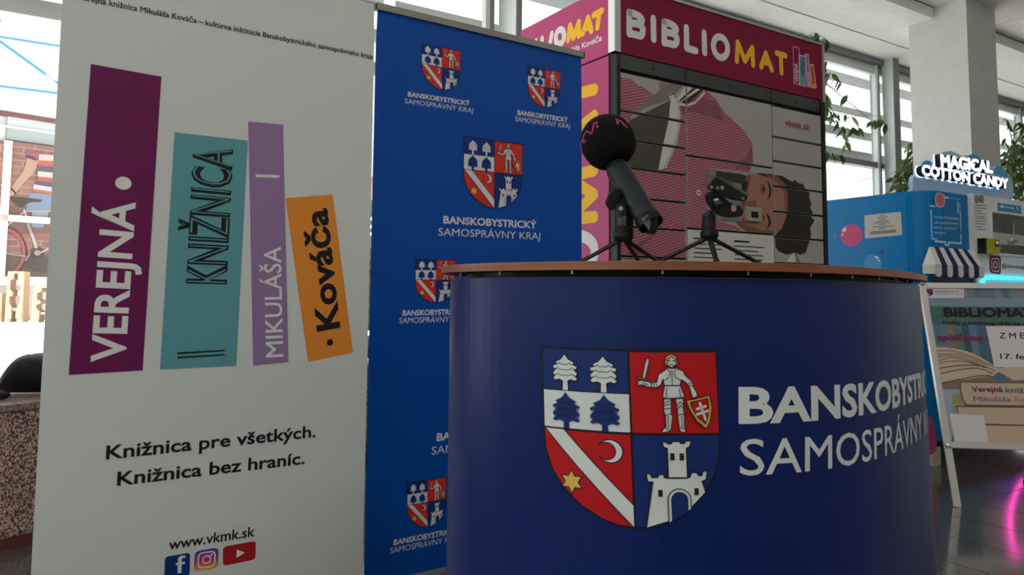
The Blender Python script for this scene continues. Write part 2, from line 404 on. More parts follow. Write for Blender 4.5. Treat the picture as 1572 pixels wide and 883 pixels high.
    if rich:
        for P in ([(345, 235), (365, 262), (352, 305), (322, 330)], [(410, 235), (395, 265), (408, 305), (445, 328)], [(378, 245), (378, 372)], [(330, 400), (328, 480)], [(432, 400), (438, 476)],
                  [(310, 520), (360, 505)], [(310, 545), (362, 530)], [(308, 575), (362, 570)], [(405, 545), (432, 515), (460, 540)], [(408, 580), (435, 545), (460, 575)], [(315, 630), (345, 618), (370, 628)], [(412, 630), (440, 618), (465, 628)],
                  [(230, 355), (240, 392)], [(250, 350), (262, 385)], [(500, 360), (545, 345)], [(505, 375), (547, 372)], [(335, 635), (333, 735)], [(440, 635), (442, 730)], [(310, 735), (340, 755)], [(425, 735), (465, 745)], [(150, 350), (190, 372)]):
            ln(K(P), 3, 9)
        for x in (360, 398): ln(K([(x - 8, 158), (x + 8, 160)]), 4, 9)
        ln(K([(368, 196), (390, 196)]), 3.5, 9)
    k([(483, 505), (672, 462), (690, 560), (672, 680), (635, 748), (560, 680), (510, 590)], gold, 7)
    k([(512, 518), (655, 485), (662, 560), (648, 655), (628, 705), (572, 650), (530, 580)], red, 9)
    for P in ([(588, 525), (628, 665)], [(562, 575), (634, 552)], [(560, 622), (650, 592)]): ln(K(P), 9, 11, white)

# ================================================================== THE SETTING
M_floor = mat('dark_granite_tile', (.115, .104, .100), .13, kind='noise', scale=1.6, col2=(.060, .054, .052))
M_grout = mat('dark_joint', (.02, .02, .02), .8)
M_wallp = mat('painted_wall', (.74, .73, .70), .7)
M_ceil = mat('ceiling_paint', (.88, .88, .85), .8)
M_ceil2 = mat('ceiling_panel_paint', (.86, .84, .78), .8)
M_alu = mat('window_aluminium', (.42, .44, .44), .4, .6)
M_dalu = mat('dark_steel', (.24, .245, .25), .5, .3)
M_lalu = mat('light_steel', (.62, .66, .66), .4, .2)
M_glass = mat('window_glass', (.97, .985, .98), kind='glass')
G = lambda u, v, h=0.0: SN(u, h, v)     # u along D, v up, h towards facade
W0, W1, NF = -5.2, 17.0, 5.3             # side walls, facade distance
NB = -4.5
floor = MB().box(G, W0, W1, -.15, -.012, NB, NF + .1).build('floor', M_grout, kind='structure')
# floor tiles .335 x .67: single pieces where the photograph shows them, one joined field beyond
TW, TL_ = .335, .67
def tile_box(mb, i, j, dz=0.0):
    s0 = 4.135 + i * TW; n0 = 2.018 + j * TL_
    g = .0025; F = G
    return mb.prism([(s0 + g, n0 + g), (s0 + TW - g, n0 + g), (s0 + TW - g, n0 + TL_ - g), (s0 + g, n0 + TL_ - g)], lambda u, v, h: SN(u, v, h), -.012, dz)
field = MB(); ntile = 0
def seen(s, n):
    q = SN(s, n, 0) - CAM; z = q.dot(CW)
    if z < .3: return False
    x = 786 + FPX * q.dot(CR) / z; y = CY - FPX * q.dot(CU) / z
    return -30 < x < 1600 and y < 905 and ((x > 1400) or (x < 70) or (535 < x < 600))
tile_me = None
for i in range(-27, 38):
    for j in range(-10, 5):
        s0 = 4.135 + i * TW; n0 = 2.018 + j * TL_
        if s0 < W0 or s0 + TW > W1 or n0 < NB or n0 + TL_ > NF: continue
        vis = any(seen(s0 + a * TW, n0 + b * TL_) for a in (0, .5, 1) for b in (0, .5, 1)) and (SN(s0, n0).length < 5.6)
        if vis and ntile < 200:
            if tile_me is None:
                o = tile_box(MB(), i, j).build('floor_tile', M_floor, floor, origin=SN(s0, n0, 0)); tile_me = o.data
            else:
                o = bpy.data.objects.new('floor_tile', tile_me); COL.objects.link(o)
                o.location = SN(s0, n0, random.uniform(-.0004, .0002)); attach(o, floor)
            ntile += 1
        else: tile_box(field, i, j)
field.build('floor_tile_field', M_floor, floor, kind='stuff')

# ceiling: lower soffit along the glass with a slot, higher panelled field before it
MB().box(G, W0, W1, 4.0, 4.12, 4.108, 4.785).box(G, W0, W1, 4.0, 4.12, 4.815, NF + .12).build('ceiling', M_ceil, kind='structure')
MB().box(G, W0, W1, 4.05, 4.10, 4.78, 4.82).build('ceiling_slot', mat('slot_black', (.01, .01, .01), .8), bpy.data.objects['ceiling'])
MB().box(G, W0, W1, 4.135, 4.25, NB - .2, 4.2).box(G, W0, W1, 4.10, 4.2, 4.112, 4.2).build('ceiling_backing', M_grout, bpy.data.objects['ceiling'])
MB().box(G, W0 - .1, W1 + .15, 4.26, 4.6, NB - .2, NF + .1).build('roof_shade_block', M_wallp, kind='structure')  # unseen roof mass, added and sized for the sun's shade outside
for i in range(14):
    for j in range(5):
        s0 = W0 + .05 + i * 1.58; n0 = -4.45 + j * 1.71
        MB().box(G, s0 + .006, s0 + 1.574, 4.12, 4.135, n0 + .006, n0 + 1.704).build('ceiling_panel', M_ceil2, bpy.data.objects['ceiling'])
for (nm, a) in (('wall_back', (W0, W1, 0, 4.12, NB - .15, NB)), ('wall_right', (W1, W1 + .15, 0, 4.12, NB, NF))):
    MB().box(G, *a).build(nm, M_wallp, kind='structure')
# pillar
P_S0, P_N0 = 7.97, 3.779
pil = MB().box(G, P_S0, P_S0 + .60, 0, 4.12, P_N0, P_N0 + .6, ch=0)
pil.build('trim_1', mat('pillar_paint', (.62, .62, .61), .75), kind='structure')

# glass facade
posts = [-3.4, 3.15, 6.1, 8.80, 12.60, 15.2]
edges = [W0] + posts + [W1]
for i in range(len(edges) - 1):
    a, b = edges[i], edges[i + 1]
    w = MB().box(G, a, b, 0, .06, NF - .05, NF + .05).box(G, a, b, 3.93, 4.0, NF - .09, NF + .05).box(G, a, b, 2.63, 2.70, NF - .05, NF + .05) if i > 1 else MB().box(G, a, b, 0, .06, NF - .05, NF + .05).box(G, a, b, 3.93, 4.0, NF - .09, NF + .05)
    w.box(G, a, a + .05, .06, 3.93, NF - .05, NF + .05)
    o = w.build('window_%d' % (i + 1), M_dalu, kind='structure')
    MB().box(G, a + .05, b, .06, 2.63, NF - .006, NF + .006).build('window_glass', M_glass, o)
    MB().box(G, a + .05, b, 2.70, 3.80, NF - .006, NF + .006).build('window_glass', M_glass, o)
    MB().box(G, a + .05, b, 3.82, 3.93, NF - .03, NF + .03).build('head_panel', M_lalu, o)
    if i > 0:
        fw = .05 if i != 4 else .13
        if a > 0: MB().box(G, a - .04, a, .0, 3.93, NF - .06, NF).build('light_frame', M_lalu, o)
        if i in (2, 4, 5, 6):
            sp = a + .10
            cn = .32 if i == 2 else .2
            MB().box(G, sp, sp + fw, .0, 4.0, NF - cn, NF - .06, mi=1).box(G, sp - .012, sp, .0, 4.0, NF - cn, NF - .06, mi=0).build('steel_post', [M_lalu, M_dalu], o)  # light left face, dark front: side light put into the steel colours
# left end of the hall, glazed as well (out of the frame): two big windows between piers
wl = MB().box(G, W0 - .1, W0, 0, 1.3, NB, NF).box(G, W0 - .1, W0, 3.9, 4.12, NB, NF)
for n in (NB, -1.3, 2.0, NF - .12): wl.box(G, W0 - .1, W0, 1.3, 3.9, n, n + .12)
wl.build('wall_left', M_wallp, kind='structure')
MB().box(G, W0 - .06, W0 - .04, 1.3, 3.9, NB, NF).build('window_glass', M_glass, bpy.data.objects['wall_left'])

# ================================================================== PODIUM
ZT, TG, ZP = 1.104, .0145, 1.0775
def sup(a, b, e, t, p=2.507, c=(.533, 1.983), ph=.938):
    ct, st = math.cos(t), math.sin(t); A, B = a + e, b + e
    X = A * math.copysign(abs(ct) ** (2 / p), ct); Y = B * math.copysign(abs(st) ** (2 / p), st)
    return (c[0] + math.cos(ph) * X - math.sin(ph) * Y, c[1] + math.sin(ph) * X + math.cos(ph) * Y)
def front_arc(e, n=720):   # part of the oval in front of the chord, left to right
    P = [sup(.844, .455, e, 2 * math.pi * i / n) for i in range(n)]
    L, Rr = (-.20, 1.74), (1.20, 2.36)
    side = lambda p: (Rr[0] - L[0]) * (p[1] - L[1]) - (Rr[1] - L[1]) * (p[0] - L[0])
    keep = [side(p) < 0 for p in P]
    st = next(i for i in range(n) if keep[i] and not keep[i - 1])
    out = []
    for k in range(n):
        if keep[(st + k) % n]: out.append(P[(st + k) % n])
        else: break
    if out[0][0] > out[-1][0]: out = out[::-1]
    # resample evenly
    d = [0]
    for i in range(1, len(out)): d.append(d[-1] + math.dist(out[i], out[i - 1]))
    R = []; m_ = 110; j = 0
    for i in range(m_ + 1):
        t = d[-1] * i / m_
        while j < len(d) - 2 and d[j + 1] < t: j += 1
        w = (t - d[j]) / max(1e-9, d[j + 1] - d[j]); R.append((out[j][0] + w * (out[j + 1][0] - out[j][0]), out[j][1] + w * (out[j + 1][1] - out[j][1])))
    return R
class Panel:
    """the rolled front sheet of the podium: u metres along the curve, v height"""
    def __init__(s, arc):
        s.a = arc; s.d = [0]
        for i in range(1, len(arc)): s.d.append(s.d[-1] + math.dist(arc[i], arc[i - 1]))
    def flare(s, u, v):
        t = max(0, min(1, (u / s.d[-1] - .45) / .45)); return .030 * t * t * (ZP - v)
    def __call__(s, u, v, h=0.0):
        u = max(0, min(s.d[-1] - 1e-6, u)); n = len(s.a) - 1; f = u / s.d[-1] * n; i = min(n - 1, int(f)); w = f - i
        def nor(k):
            k = max(1, min(n - 1, k)); tx, ty = s.a[k + 1][0] - s.a[k - 1][0], s.a[k + 1][1] - s.a[k - 1][1]; l = math.hypot(tx, ty); return (ty / l, -tx / l)
        n0, n1 = nor(i), nor(i + 1); nx, ny = n0[0] * (1 - w) + n1[0] * w, n0[1] * (1 - w) + n1[1] * w
        x = s.a[i][0] * (1 - w) + s.a[i + 1][0] * w; y = s.a[i][1] * (1 - w) + s.a[i + 1][1] * w; k = h + s.flare(u, v)
        return Vector((x + nx * k, y + ny * k, v))
    def un(s, px, py):
        d = ray(px, py); best = None; v = .8
        for it in range(4):
            best = None
            for i in range(len(s.d) - 1):
                a = s(s.d[i] + 1e-7, v); b = s(s.d[i + 1] - 1e-7, v); ex, ey = b.x - a.x, b.y - a.y
                den = d.x * ey - d.y * ex
                if abs(den) < 1e-12: continue
                t = (a.x * ey - a.y * ex) / den; w = (a.x * d.y - a.y * d.x) / den
                if -.001 <= w <= 1.001 and t > 0 and (best is None or t < best[0]): best = (t, s.d[i] + w * (s.d[i + 1] - s.d[i]))
            if best is None: raise ValueError(('miss', px, py))
            v = EYE + d.z * best[0]
        return (best[1], v)
arcP = front_arc(0.0); arcT = front_arc(.018); arcI = front_arc(-.035)
PN = Panel(arcP)
M_blue = mat('navy_podium_film', s2l(3, 30, 92), .36, spec=.22, **flat)
M_wood = mat('cherry_wood_top', (.26, .080, .028), .45, kind='wood', col2=(.17, .050, .018), scale=.6)
M_blk = mat('black_plastic', (.006, .006, .0065), .45)
podium = thing('promotional_podium', (.5, 1.75, 0), 'curved navy blue podium with wooden top, coat of arms and white lettering', 'podium')
XY = lambda u, v, h=0.0: Vector((u, v, h))
MB().prism(arcT, XY, ZT - TG, ZT).build('tabletop', M_wood, podium, bevel=.002)
MB().prism(arcI, XY, .95, ZT - TG - .0005).build('top_recess', M_blk, podium)
sh = MB(); L = PN.d[-1]; nu = 110; nv = 8
for j in range(nv + 1):
    for i in range(nu + 1): sh.v.append(PN(L * i / nu, .03 + (ZP - .03) * j / nv))
for j in range(nv):
    for i in range(nu):
        a = j * (nu + 1) + i; sh.f.append((a, a + 1, a + nu + 2, a + nu + 1)); sh.m.append(0)
# thickness behind the sheet
b0 = len(sh.v)
for j in range(nv + 1):
    for i in range(nu + 1): sh.v.append(PN(L * i / nu, .03 + (ZP - .03) * j / nv, -.004))
for j in range(nv):
    for i in range(nu):
        a = b0 + j * (nu + 1) + i; sh.f.append((a, a + nu + 1, a + nu + 2, a + 1)); sh.m.append(0)
for i in range(nu):
    for base in (0, nv * (nu + 1)):
        q = (base + i, base + i + 1, b0 + base + i + 1, b0 + base + i); sh.f.append(q if base else q[::-1]); sh.m.append(0)
for j in range(nv):
    for i in (0, nu):
        a = j * (nu + 1) + i; c = a + nu + 1; sh.f.append((a, c, b0 + c, b0 + a)); sh.m.append(0)
sh.build('front_panel', M_blue, podium, smooth=False)
rim = MB()
rim.tube([PN(L * i / nu, ZP - .001, -.003) for i in range(nu + 1)], .0020, 6).build('top_rail', mat('grey_rail', (.30, .31, .32), .4, .5), podium)
for i in range(14):
    u = L * (.06 + .88 * i / 13); q = PN(u, ZP + .006, -.012)
    MB().tube([q, q + Vector((0, 0, .007))], .0018, 6).build('magnet_pin', mat('steel_pin', (.5, .5, .5), .3, .8), podium)
MB().prism([PN(u, 0, .012)[:2] for u in [L * i / 60 for i in range(61)]], XY, 0, .03).build('base', M_blk, podium)
bp = MB(); a, b = Vector((arcP[0][0], arcP[0][1], 0)), Vector((arcP[-1][0], arcP[-1][1], 0)); ud = (b - a).normalized()
FB = Flat(a, ud); bp.box(FB, .01, (b - a).length - .01, .03, .95, -.02, 0).build('rear_panel', mat('grey_back', (.25, .26, .28), .6), podium)
ink = Ink(PN, step=.012)
PB, PR_, PW, PL, PG = mat('emblem_blue', s2l(22, 44, 104), .4, **flat), mat('emblem_red', s2l(176, 22, 28), .4, **flat), mat('emblem_white', (.60, .64, .63), .45, **flat), BLACK, mat('emblem_gold', (.62, .45, .09), .45, **flat)
emblem(ink, (831.5, 532), (1099, 537.5), (970, 812), blue=PB, red=PR_, white=PW, line=PL, gold=PG)
ink.build('coat_of_arms', podium)
ink = Ink(PN, step=.012)
ink.text('BANSKOBYSTRICKÝ', (1133.5, 651), (1409.5, 612.6), (1133.5, 594), PW, bold=.030, fit='BANSKOBYST')
ink.text('SAMOSPRÁVNY KRAJ', (1135, 730), (1397, 683), (1136, 674.5), PW, bold=.004, fit='SAMOSPRÁV')
ink.t = [t for t in ink.t if max(p[0] for p in t[0]) < L - .01]
ink.build('lettering', podium)

# ================================================================== ROLL-UP BANNERS
M_rail = mat('satin_aluminium', (.24, .24, .22), .45, .3)
def rollup(name, label, F, u0, u1, ztop, sheet_mat, rh=.024, rm=None):
    t = thing(name, F((u0 + u1) / 2, 0, 0), label, 'banner')
    s = MB(); n = 24; mv = 16; um = (u0 + u1) / 2
    def P(i, j, back):
        v = .075 + (ztop - .075 - rh * .4) * j / mv; q = j / mv
        pinch = .010 * math.exp(-((1 - q) / .05) ** 2)      # fabric drawn in at the clamp rail
        u = u0 + (u1 - u0) * i / n; u = um + (u - um) * (1 - pinch)
        h = -.0012 if back else 0.0
        return F(u, v, h)
    for back in (0, 1):
        b = len(s.v)
        for j in range(mv + 1):
            for i in range(n + 1): s.v.append(P(i, j, back))
        for j in range(mv):
            for i in range(n):
                a = b + j * (n + 1) + i; f = (a, a + 1, a + n + 2, a + n + 1); s.f.append(f[::-1] if back else f); s.m.append(0)
    s.build('banner_sheet', sheet_mat, t, smooth=True)
    MB().box(F, u0 - .004, u1 + .004, ztop - rh, ztop, -.014, .012 if rh > .01 else .004, ch=.0015).build('top_rail', rm or M_rail, t)
    for u in (u0 - .005, u1 + .004):
        if rh > .01: MB().box(F, u - .002, u + .002, ztop - .026, ztop + .001, -.015, .013).build('end_cap', M_blk, t)
    MB().box(F, u0 - .025, u1 + .025, .012, .082, -.07, .05, ch=.012).build('base_cassette', M_rail, t)
    for u in (u0 + .12, u1 - .12): MB().box(F, u - .02, u + .02, 0, .012, -.18, .14).build('foot', M_rail, t)
    MB().tube([F(um, .07, -.035), F(um, ztop - .006, -.022)], .008, 8).build('support_pole', M_rail, t)
    return t
SH = .0001      # print lies directly on the taut sheet
# blue one, behind the podium
FBl = Flat((-.376, 2.639, 0), DIR(.9774))
M_bblue = mat('blue_banner_fabric', (0.0, s2l(0,74,0)[1], s2l(0,0,164)[2]), .5, **flat)
blue = rollup('roll_up_banner', 'blue roll-up banner with repeated coats of arms behind the podium', FBl, -.128, .80, 2.063, M_bblue)
# sheet narrows a little towards the floor in the photograph: right edge hidden by the podium
BW, BRd, BBl, BG = mat('banner_white', (.66, .66, .70), .5, **flat), mat('banner_red', s2l(205, 52, 40), .5, **flat), mat('banner_emblem_blue', s2l(10, 52, 125), .5, **flat), mat('banner_gold', (.75, .50, .10), .5, **flat)
BLn = mat('banner_line', (.012, .015, .04), .5, **flat)
ek = dict(blue=BBl, red=BRd, white=BW, line=BLn, gold=BG)
class Lift:
    def __init__(s, F, k): s.F = F; s.k = k
    def __call__(s, u, v, h=0.0): return s.F(u, v, h + s.k)
    def un(s, x, y): return s.F.un(x, y)
LB = Lift(FBl, SH)
def crest(TL, TR, BM, T1, T2, rich=False, k=1.0):
    i = Ink(LB); emblem(i, TL, TR, BM, rich=rich, **ek); i.build('coat_of_arms', blue)
    i = Ink(LB); i.text('BANSKOBYSTRICKÝ', T1[0], T1[1], T1[2], BW, bold=.028, fit=T1[3]); i.text('SAMOSPRÁVNY KRAJ', T2[0], T2[1], T2[2], BW, bold=.0, fit=T2[3]); i.build('lettering', blue)
crest((646.9, 66), (706.6, 78.3), (677.5, 138.2), ((625.8, 148.2), (721, 162.6), (626.3, 140.6), None), ((621, 158.4), (726, 173.4), (621.5, 151), None))
crest((809.8, 101), (860, 110.6), (835, 165), ((794.2, 176.4), (871.5, 188.2), (794.4, 168.8), None), ((790.5, 186), (874.5, 197.6), (790.8, 178.6), None))
crest((711.3, 208.7), (801.9, 221.4), (757, 320.4), ((680.3, 343.2), (823.5, 351.2), (680.8, 331.5), None), ((672.8, 361.6), (829, 368.2), (673.2, 350), None), rich=True)
crest((637.8, 397.6), (699, 399.4), (667.4, 465), ((617.6, 485.2), (689.6, 483.2), (618.4, 476.4), 'BANSKOBYSTR'), ((612.6, 496.6), (688.8, 494.2), (613.4, 488), 'SAMOSPRÁVNY'))
crest((624.6, 741.4), (684.5, 732.6), (655.3, 809.5), ((603.7, 837.6), (680.9, 822.6), (604.6, 828.6), 'BANSKOBYSTR'), ((598.2, 850.4), (678.6, 834.4), (599.2, 841.4), 'SAMOSPRÁVNY'))
# second large crest, mostly behind the podium: same layout as the upper one, lower by the spacing of its lettering
u1_, v1_ = FBl.un(680.3, 343.2); u2_, v2_ = FBl.un(670.2, 677.8); dv = v2_ - v1_; du = u2_ - u1_
q = lambda x, y: (FBl.un(x, y)[0] + du, FBl.un(x, y)[1] + dv)
i = Ink(LB); emblem(i, q(711.3, 208.7), q(801.9, 221.4), q(757, 320.4), px=False, **ek); i.build('coat_of_arms', blue)
i = Ink(LB); i.text('BANSKOBYSTRICKÝ', q(680.3, 343.2), q(823.5, 351.2), q(680.8, 331.5), BW, bold=.028, px=False); i.text('SAMOSPRÁVNY KRAJ', q(672.8, 361.6), q(829, 368.2), q(673.2, 350), BW, px=False); i.build('lettering', blue)

# white one, nearest at the left
Yl = 1.89; p0 = ray(72, 440); p0 = CAM + p0 * (Yl / p0.y); p0.z = 0
FWh = Flat(p0, DIR(.9622))
wu0 = FWh.un(71.5, 440)[0]; wu1 = FWh.un(566.5, 440)[0]; wzt = FWh.un(583, 7)[1] + .006
M_wsheet = mat('white_banner_fabric', (.60, .635, .63), .5, **flat)
wb = rollup('roll_up_banner', 'white roll-up banner printed with four coloured books, nearest on the left', FWh, wu0, wu1, wzt, M_wsheet, .006, M_wsheet)
LW = Lift(FWh, SH)
z6 = crop(100, 80, 1.698)
C_pur, C_teal, C_lil, C_org = mat('print_purple', s2l(105, 24, 82), .5, **flat), mat('print_teal', s2l(92, 152, 162), .5, **flat), mat('print_lilac', s2l(146, 116, 160), .5, **flat), mat('print_orange', s2l(222, 138, 52), .5, **flat)
PWh = mat('print_white', (.68, .70, .69), .5, **flat)
def book(P, M, fn):
    i = Ink(LW); i.px(P, M, 1); fn(i); return i.build('printed_book', wb)
def f1(i):
    i.text('VEREJNÁ', *z6([(157, 808), (184, 392), (66, 808)]), PWh, 2, bold=.022)
    c = LW.un(*z6([(151.5, 342)])[0]); i.disc(c, .0195, .0175, PWh, 2)
book(z6([(67, 31), (251, 64), (202, 830), (9, 842)]), C_pur, f1)
def f2(i):
    A = z6([(421, 606), (438, 254), (315, 603)]); i.text('KNIŽNICA', *A, BLACK, 2, bold=.034); i.text('KNIŽNICA', *z6([(416, 602), (433, 257), (319, 599)]), C_teal, 3, bold=-.030)
    for y in (0, 11): i.px(z6([(292, 783 + y), (416, 776 + y), (416, 780 + y), (292, 788 + y)]), BLACK, 2)
book(z6([(285, 209), (476, 231), (446, 818), (247, 828)]), C_teal, f2)
def f3(i):
    i.text('MIKULÁŠA', *z6([(568, 794), (562, 508), (523, 797)]), PWh, 2, bold=.008)
    i.px(z6([(496, 319), (558, 321), (558, 328), (496, 326)]), PWh, 2)
book(z6([(477, 181), (568, 189), (582, 808), (490, 818)]), C_lil, f3)
def f4(i):
    i.text('Kováča', *z6([(717, 718), (683, 406), (656, 730)]), BLACK, 2, bold=.03)
    i.disc(LW.un(*z6([(690, 757)])[0]), .0105, .010, BLACK, 2)
book(z6([(574, 381), (697, 371), (750, 783), (633, 808)]), C_org, f4)
i = Ink(LW)
i.text('Verejná knižnica Mikuláša Kováča – kultúrna inštitúcia Banskobystrického samosprávneho kraja', (315.3, 38.8), (572.2, 91), (315.8, 30.2), BLACK, 1, bold=.018, fit='kultúrna inštitúcia Banskobystrického samosprávneho kraja')
x0f = glyphs('kultúrna inštitúcia Banskobystrického samosprávneho kraja', .018)
# the long line is anchored at its right end
i.t = []
full = glyphs('Verejná knižnica Mikuláša Kováča – kultúrna inštitúcia Banskobystrického samosprávneho kraja', .018)
wpart = x0f[2] - x0f[1]; wfull = full[2] - full[1]
a_, b_, c_ = LW.un(315.3, 38.8), LW.un(572.2, 91), LW.un(315.8, 30.2); kx = wfull / wpart
BLn_ = (b_[0] - (b_[0] - a_[0]) * kx, b_[1] - (b_[1] - a_[1]) * kx)
i.text('Verejná knižnica Mikuláša Kováča – kultúrna inštitúcia Banskobystrického samosprávneho kraja', BLn_, b_, (BLn_[0] + c_[0] - a_[0], BLn_[1] + c_[1] - a_[1]), BLACK, 1, bold=.018, px=False)
i.text('Knižnica pre všetkých.', (162.3, 706), (484.5, 671.3), (163.5, 684.2), BLACK, 1, bold=.022)
i.text('Knižnica bez hraníc.', (179.3, 746.3), (467.5, 712.6), (180.5, 724.6), BLACK, 1, bold=.022)
i.text('www.vkmk.sk', (258.8, 844.8), (390.3, 823.5), (260, 828), BLACK, 1, bold=.016)
i.build('lettering', wb)
z7 = crop(240, 800, 9.247)
def rr(P, r=.22, n=4):   # rounded quadrilateral
    out = []
    for k in range(4):
        a, b, c = P[k - 1], P[k], P[(k + 1) % 4]
        p = (b[0] + (a[0] - b[0]) * r, b[1] + (a[1] - b[1]) * r); q_ = (b[0] + (c[0] - b[0]) * r, b[1] + (c[1] - b[1]) * r)
        for j in range(n + 1):
            t = j / n; out.append(((1 - t) ** 2 * p[0] + 2 * t * (1 - t) * b[0] + t * t * q_[0], (1 - t) ** 2 * p[1] + 2 * t * (1 - t) * b[1] + t * t * q_[1]))
    return out
i = Ink(LW); i.px(z7(rr([(122, 510), (480, 447), (470, 790), (108, 850)], .14)), mat('icon_blue', s2l(10, 52, 120), .5, **flat), 1)
i.px(z7([(300, 742), (302, 625), (276, 628), (277, 594), (305, 590), (306, 540), (325, 505), (360, 492), (412, 488), (412, 518), (372, 525), (360, 540), (359, 582), (408, 574), (403, 608), (358, 614), (355, 734)]), PWh, 2)
i.build('letter_f_icon', wb)
i = Ink(LW); i.px(z7(rr([(545, 430), (885, 372), (875, 665), (530, 725)], .24)), mat('icon_gradient', (.5, .05, .2), .5, kind='gradient'), 1)
i.build('camera_icon', wb)
i = Ink(LW); i.strokepx(z7(rr([(598, 458), (834, 425), (826, 640), (590, 668)], .3)), .0036, PWh, 2, closed=True)
i.strokepx(z7([(712 + 55 * math.cos(t), 546 - 10 * math.cos(t) + 52 * math.sin(t)) for t in [math.radians(d) for d in range(0, 360, 24)]]), .0036, PWh, 2, closed=True)
i.disc(LW.un(*z7([(782, 478)])[0]), .003, .003, PWh, 2); i.build('camera_icon_lines', wb)
i = Ink(LW); i.px(z7(rr([(945, 365), (1412, 282), (1405, 545), (945, 640)], .16)), mat('icon_red', s2l(165, 28, 34), .5, **flat), 1)
i.px(z7([(1140, 405), (1256, 447), (1136, 525)]), PWh, 2); i.build('play_icon', wb)

# ================================================================== BOOK LOCKER
dl = ray(1263.4, 400); P0L = CAM + dl * (4.2 / dl.y); P0L.z = 0
FL = Flat(P0L, D)                      # front: u from -1.52 (left) to .04 (right), h towards the viewer
US, UE, LTOP, LDEP = -1.515, .042, 2.487, .78
FLS = Flat(FL(US, 0, 0), -N)           # left side: u runs from the back (-) to the front corner (0)
M_lbody = mat('dark_locker_steel', s2l(32, 35, 37), .45)
M_pinkf = mat('magenta_fascia', s2l(124, 8, 56), .5, **flat)
M_pinks = mat('pink_side_film', s2l(172, 62, 112), .45, **flat)
M_ly = mat('yellow_print', s2l(232, 178, 40), .5, **flat)
M_lw = mat('white_sign_print', (.66, .66, .66), .5, **flat)
M_door = mat('grey_door_film', (.36, .35, .34), .42, **flat)
M_white_trim = mat('white_trim', (.86, .87, .88), .35)
lk = thing('book_locker', FL(-.75, 0, -.4), 'tall magenta book locker with printed doors, a reading man and big sign letters', 'locker')
MB().box(FL, US, UE, 0, 2.163, -LDEP, -.022).build('body', M_lbody, lk)
MB().box(FL, US, -1.492, 0, 2.155, -.022, .006).build('frame_post', M_lbody, lk)
MB().box(FL, .010, UE, 0, 2.155, -.022, .006).build('frame_post', M_lbody, lk)
for a, b in ((-1.490, -1.066), (-1.060, -.418), (-.412, .008)):
    MB().box(FL, a, b, 2.092, 2.160, -.022, -.004).build('top_cover_plate', mat('black_cover_plate', s2l(48, 52, 53), .4), lk)
    MB().tube([FL((a + b) / 2, 2.125, -.0045), FL((a + b) / 2, 2.125, -.002)], .006, 8).build('plate_screw', M_blk, lk)
MB().box(FL, US - .004, UE + .004, 2.166, LTOP, -LDEP, -.004).build('sign_box', M_pinkf, lk)
MB().box(FL, US + .028, UE + .0, LTOP - .0005, LTOP + .012, -.03, .004).build('sign_edge', M_alu, lk)
MB().box(FL, UE - .004, UE + .012, 2.16, LTOP + .012, -.03, .004).build('sign_edge', M_alu, lk)
MB().box(FL, US - .006, US + .026, 2.166, LTOP + .012, -.03, .005).build('corner_trim', M_alu, lk)
MB().box(FL, US - .011, US - .005, 2.166, LTOP + .012, -.040, .004).build('white_corner_strip', M_white_trim, lk)
MB().box(FLS, -LDEP, -.045, 0, 2.155, .0, .006).build('side_panel', M_pinks, lk)
MB().box(FLS, -LDEP, -.045, 2.163, LTOP + .004, .004, .0085).build('side_sign_panel', M_pinks, lk)
# sign lettering
z8 = crop(940, 0, 6.794); z9 = crop(930, 0, 3.27)
i = Ink(Lift(FL, -.0035)); w = .036
B1 = [(182, 130), (245, 146), (300, 180), (312, 212), (290, 240), (252, 240)]
i.strokepx(z8([(182, 126), (182, 350)]), w, M_lw)
i.strokepx(z8([(182, 128), (248, 146), (296, 172), (316, 205), (300, 238), (262, 245), (182, 236)]), w, M_lw)
i.strokepx(z8([(262, 245), (305, 262), (325, 300), (318, 350), (300, 374), (270, 366), (182, 345)]), w, M_lw)
i.strokepx(z8([(432, 190), (436, 408)]), w, M_lw)
i.strokepx(z8([(546, 226), (546, 446)]), w, M_lw)
i.strokepx(z8([(546, 226), (612, 246), (655, 272), (672, 302), (655, 336), (618, 342), (546, 332)]), w, M_lw)
i.strokepx(z8([(618, 342), (662, 362), (680, 398), (676, 440), (655, 464), (625, 458), (546, 440)]), w, M_lw)
i.strokepx(z8([(777, 286), (780, 500), (876, 528)]), w, M_lw)
i.strokepx(z8([(962, 340), (968, 548)]), w, M_lw)
i.strokepx(z9([(578 + 36 * math.sin(t), 236 - 52 * math.cos(t) + 8 * math.sin(t)) for t in [math.radians(d) for d in range(0, 360, 18)]]), w, M_lw, closed=True)
for P in ([(660, 305), (665, 212), (701, 305), (738, 238), (742, 326)], [(782, 335), (806, 266), (836, 350)], [(792, 310), (826, 318)], [(860, 266), (904, 279)], [(881, 276), (884, 364)]):
    i.strokepx(z9(P), w - .004, M_ly)
i.build('sign_lettering', lk)
z10 = crop(1210, 60, 11.03)
i = Ink(Lift(FL, -.0035)); M_pk = mat('pale_pink_line', s2l(232, 160, 190), .5, **flat)
for P, M in (([(90, 125), (190, 148), (192, 770), (100, 750)], M_pinkf), ([(196, 268), (302, 285), (302, 800), (202, 775)], C_teal), ([(292, 250), (350, 262), (385, 812), (330, 800)], C_lil), ([(362, 428), (436, 430), (484, 825), (404, 822)], C_org)):
    i.px(z10(P), M, 1); i.strokepx(z10(P), .0045, M_pk, 2, closed=True)
i.text('VEREJNÁ', *z10([(172, 735), (168, 415), (112, 725)]), M_lw, 3, bold=.02)
i.text('KNIŽNICA', *z10([(286, 620), (284, 315), (224, 608)]), BLACK, 3, bold=.01)
i.text('MIKULÁŠA', *z10([(368, 790), (352, 560), (335, 780)]), M_lw, 3, bold=.01)
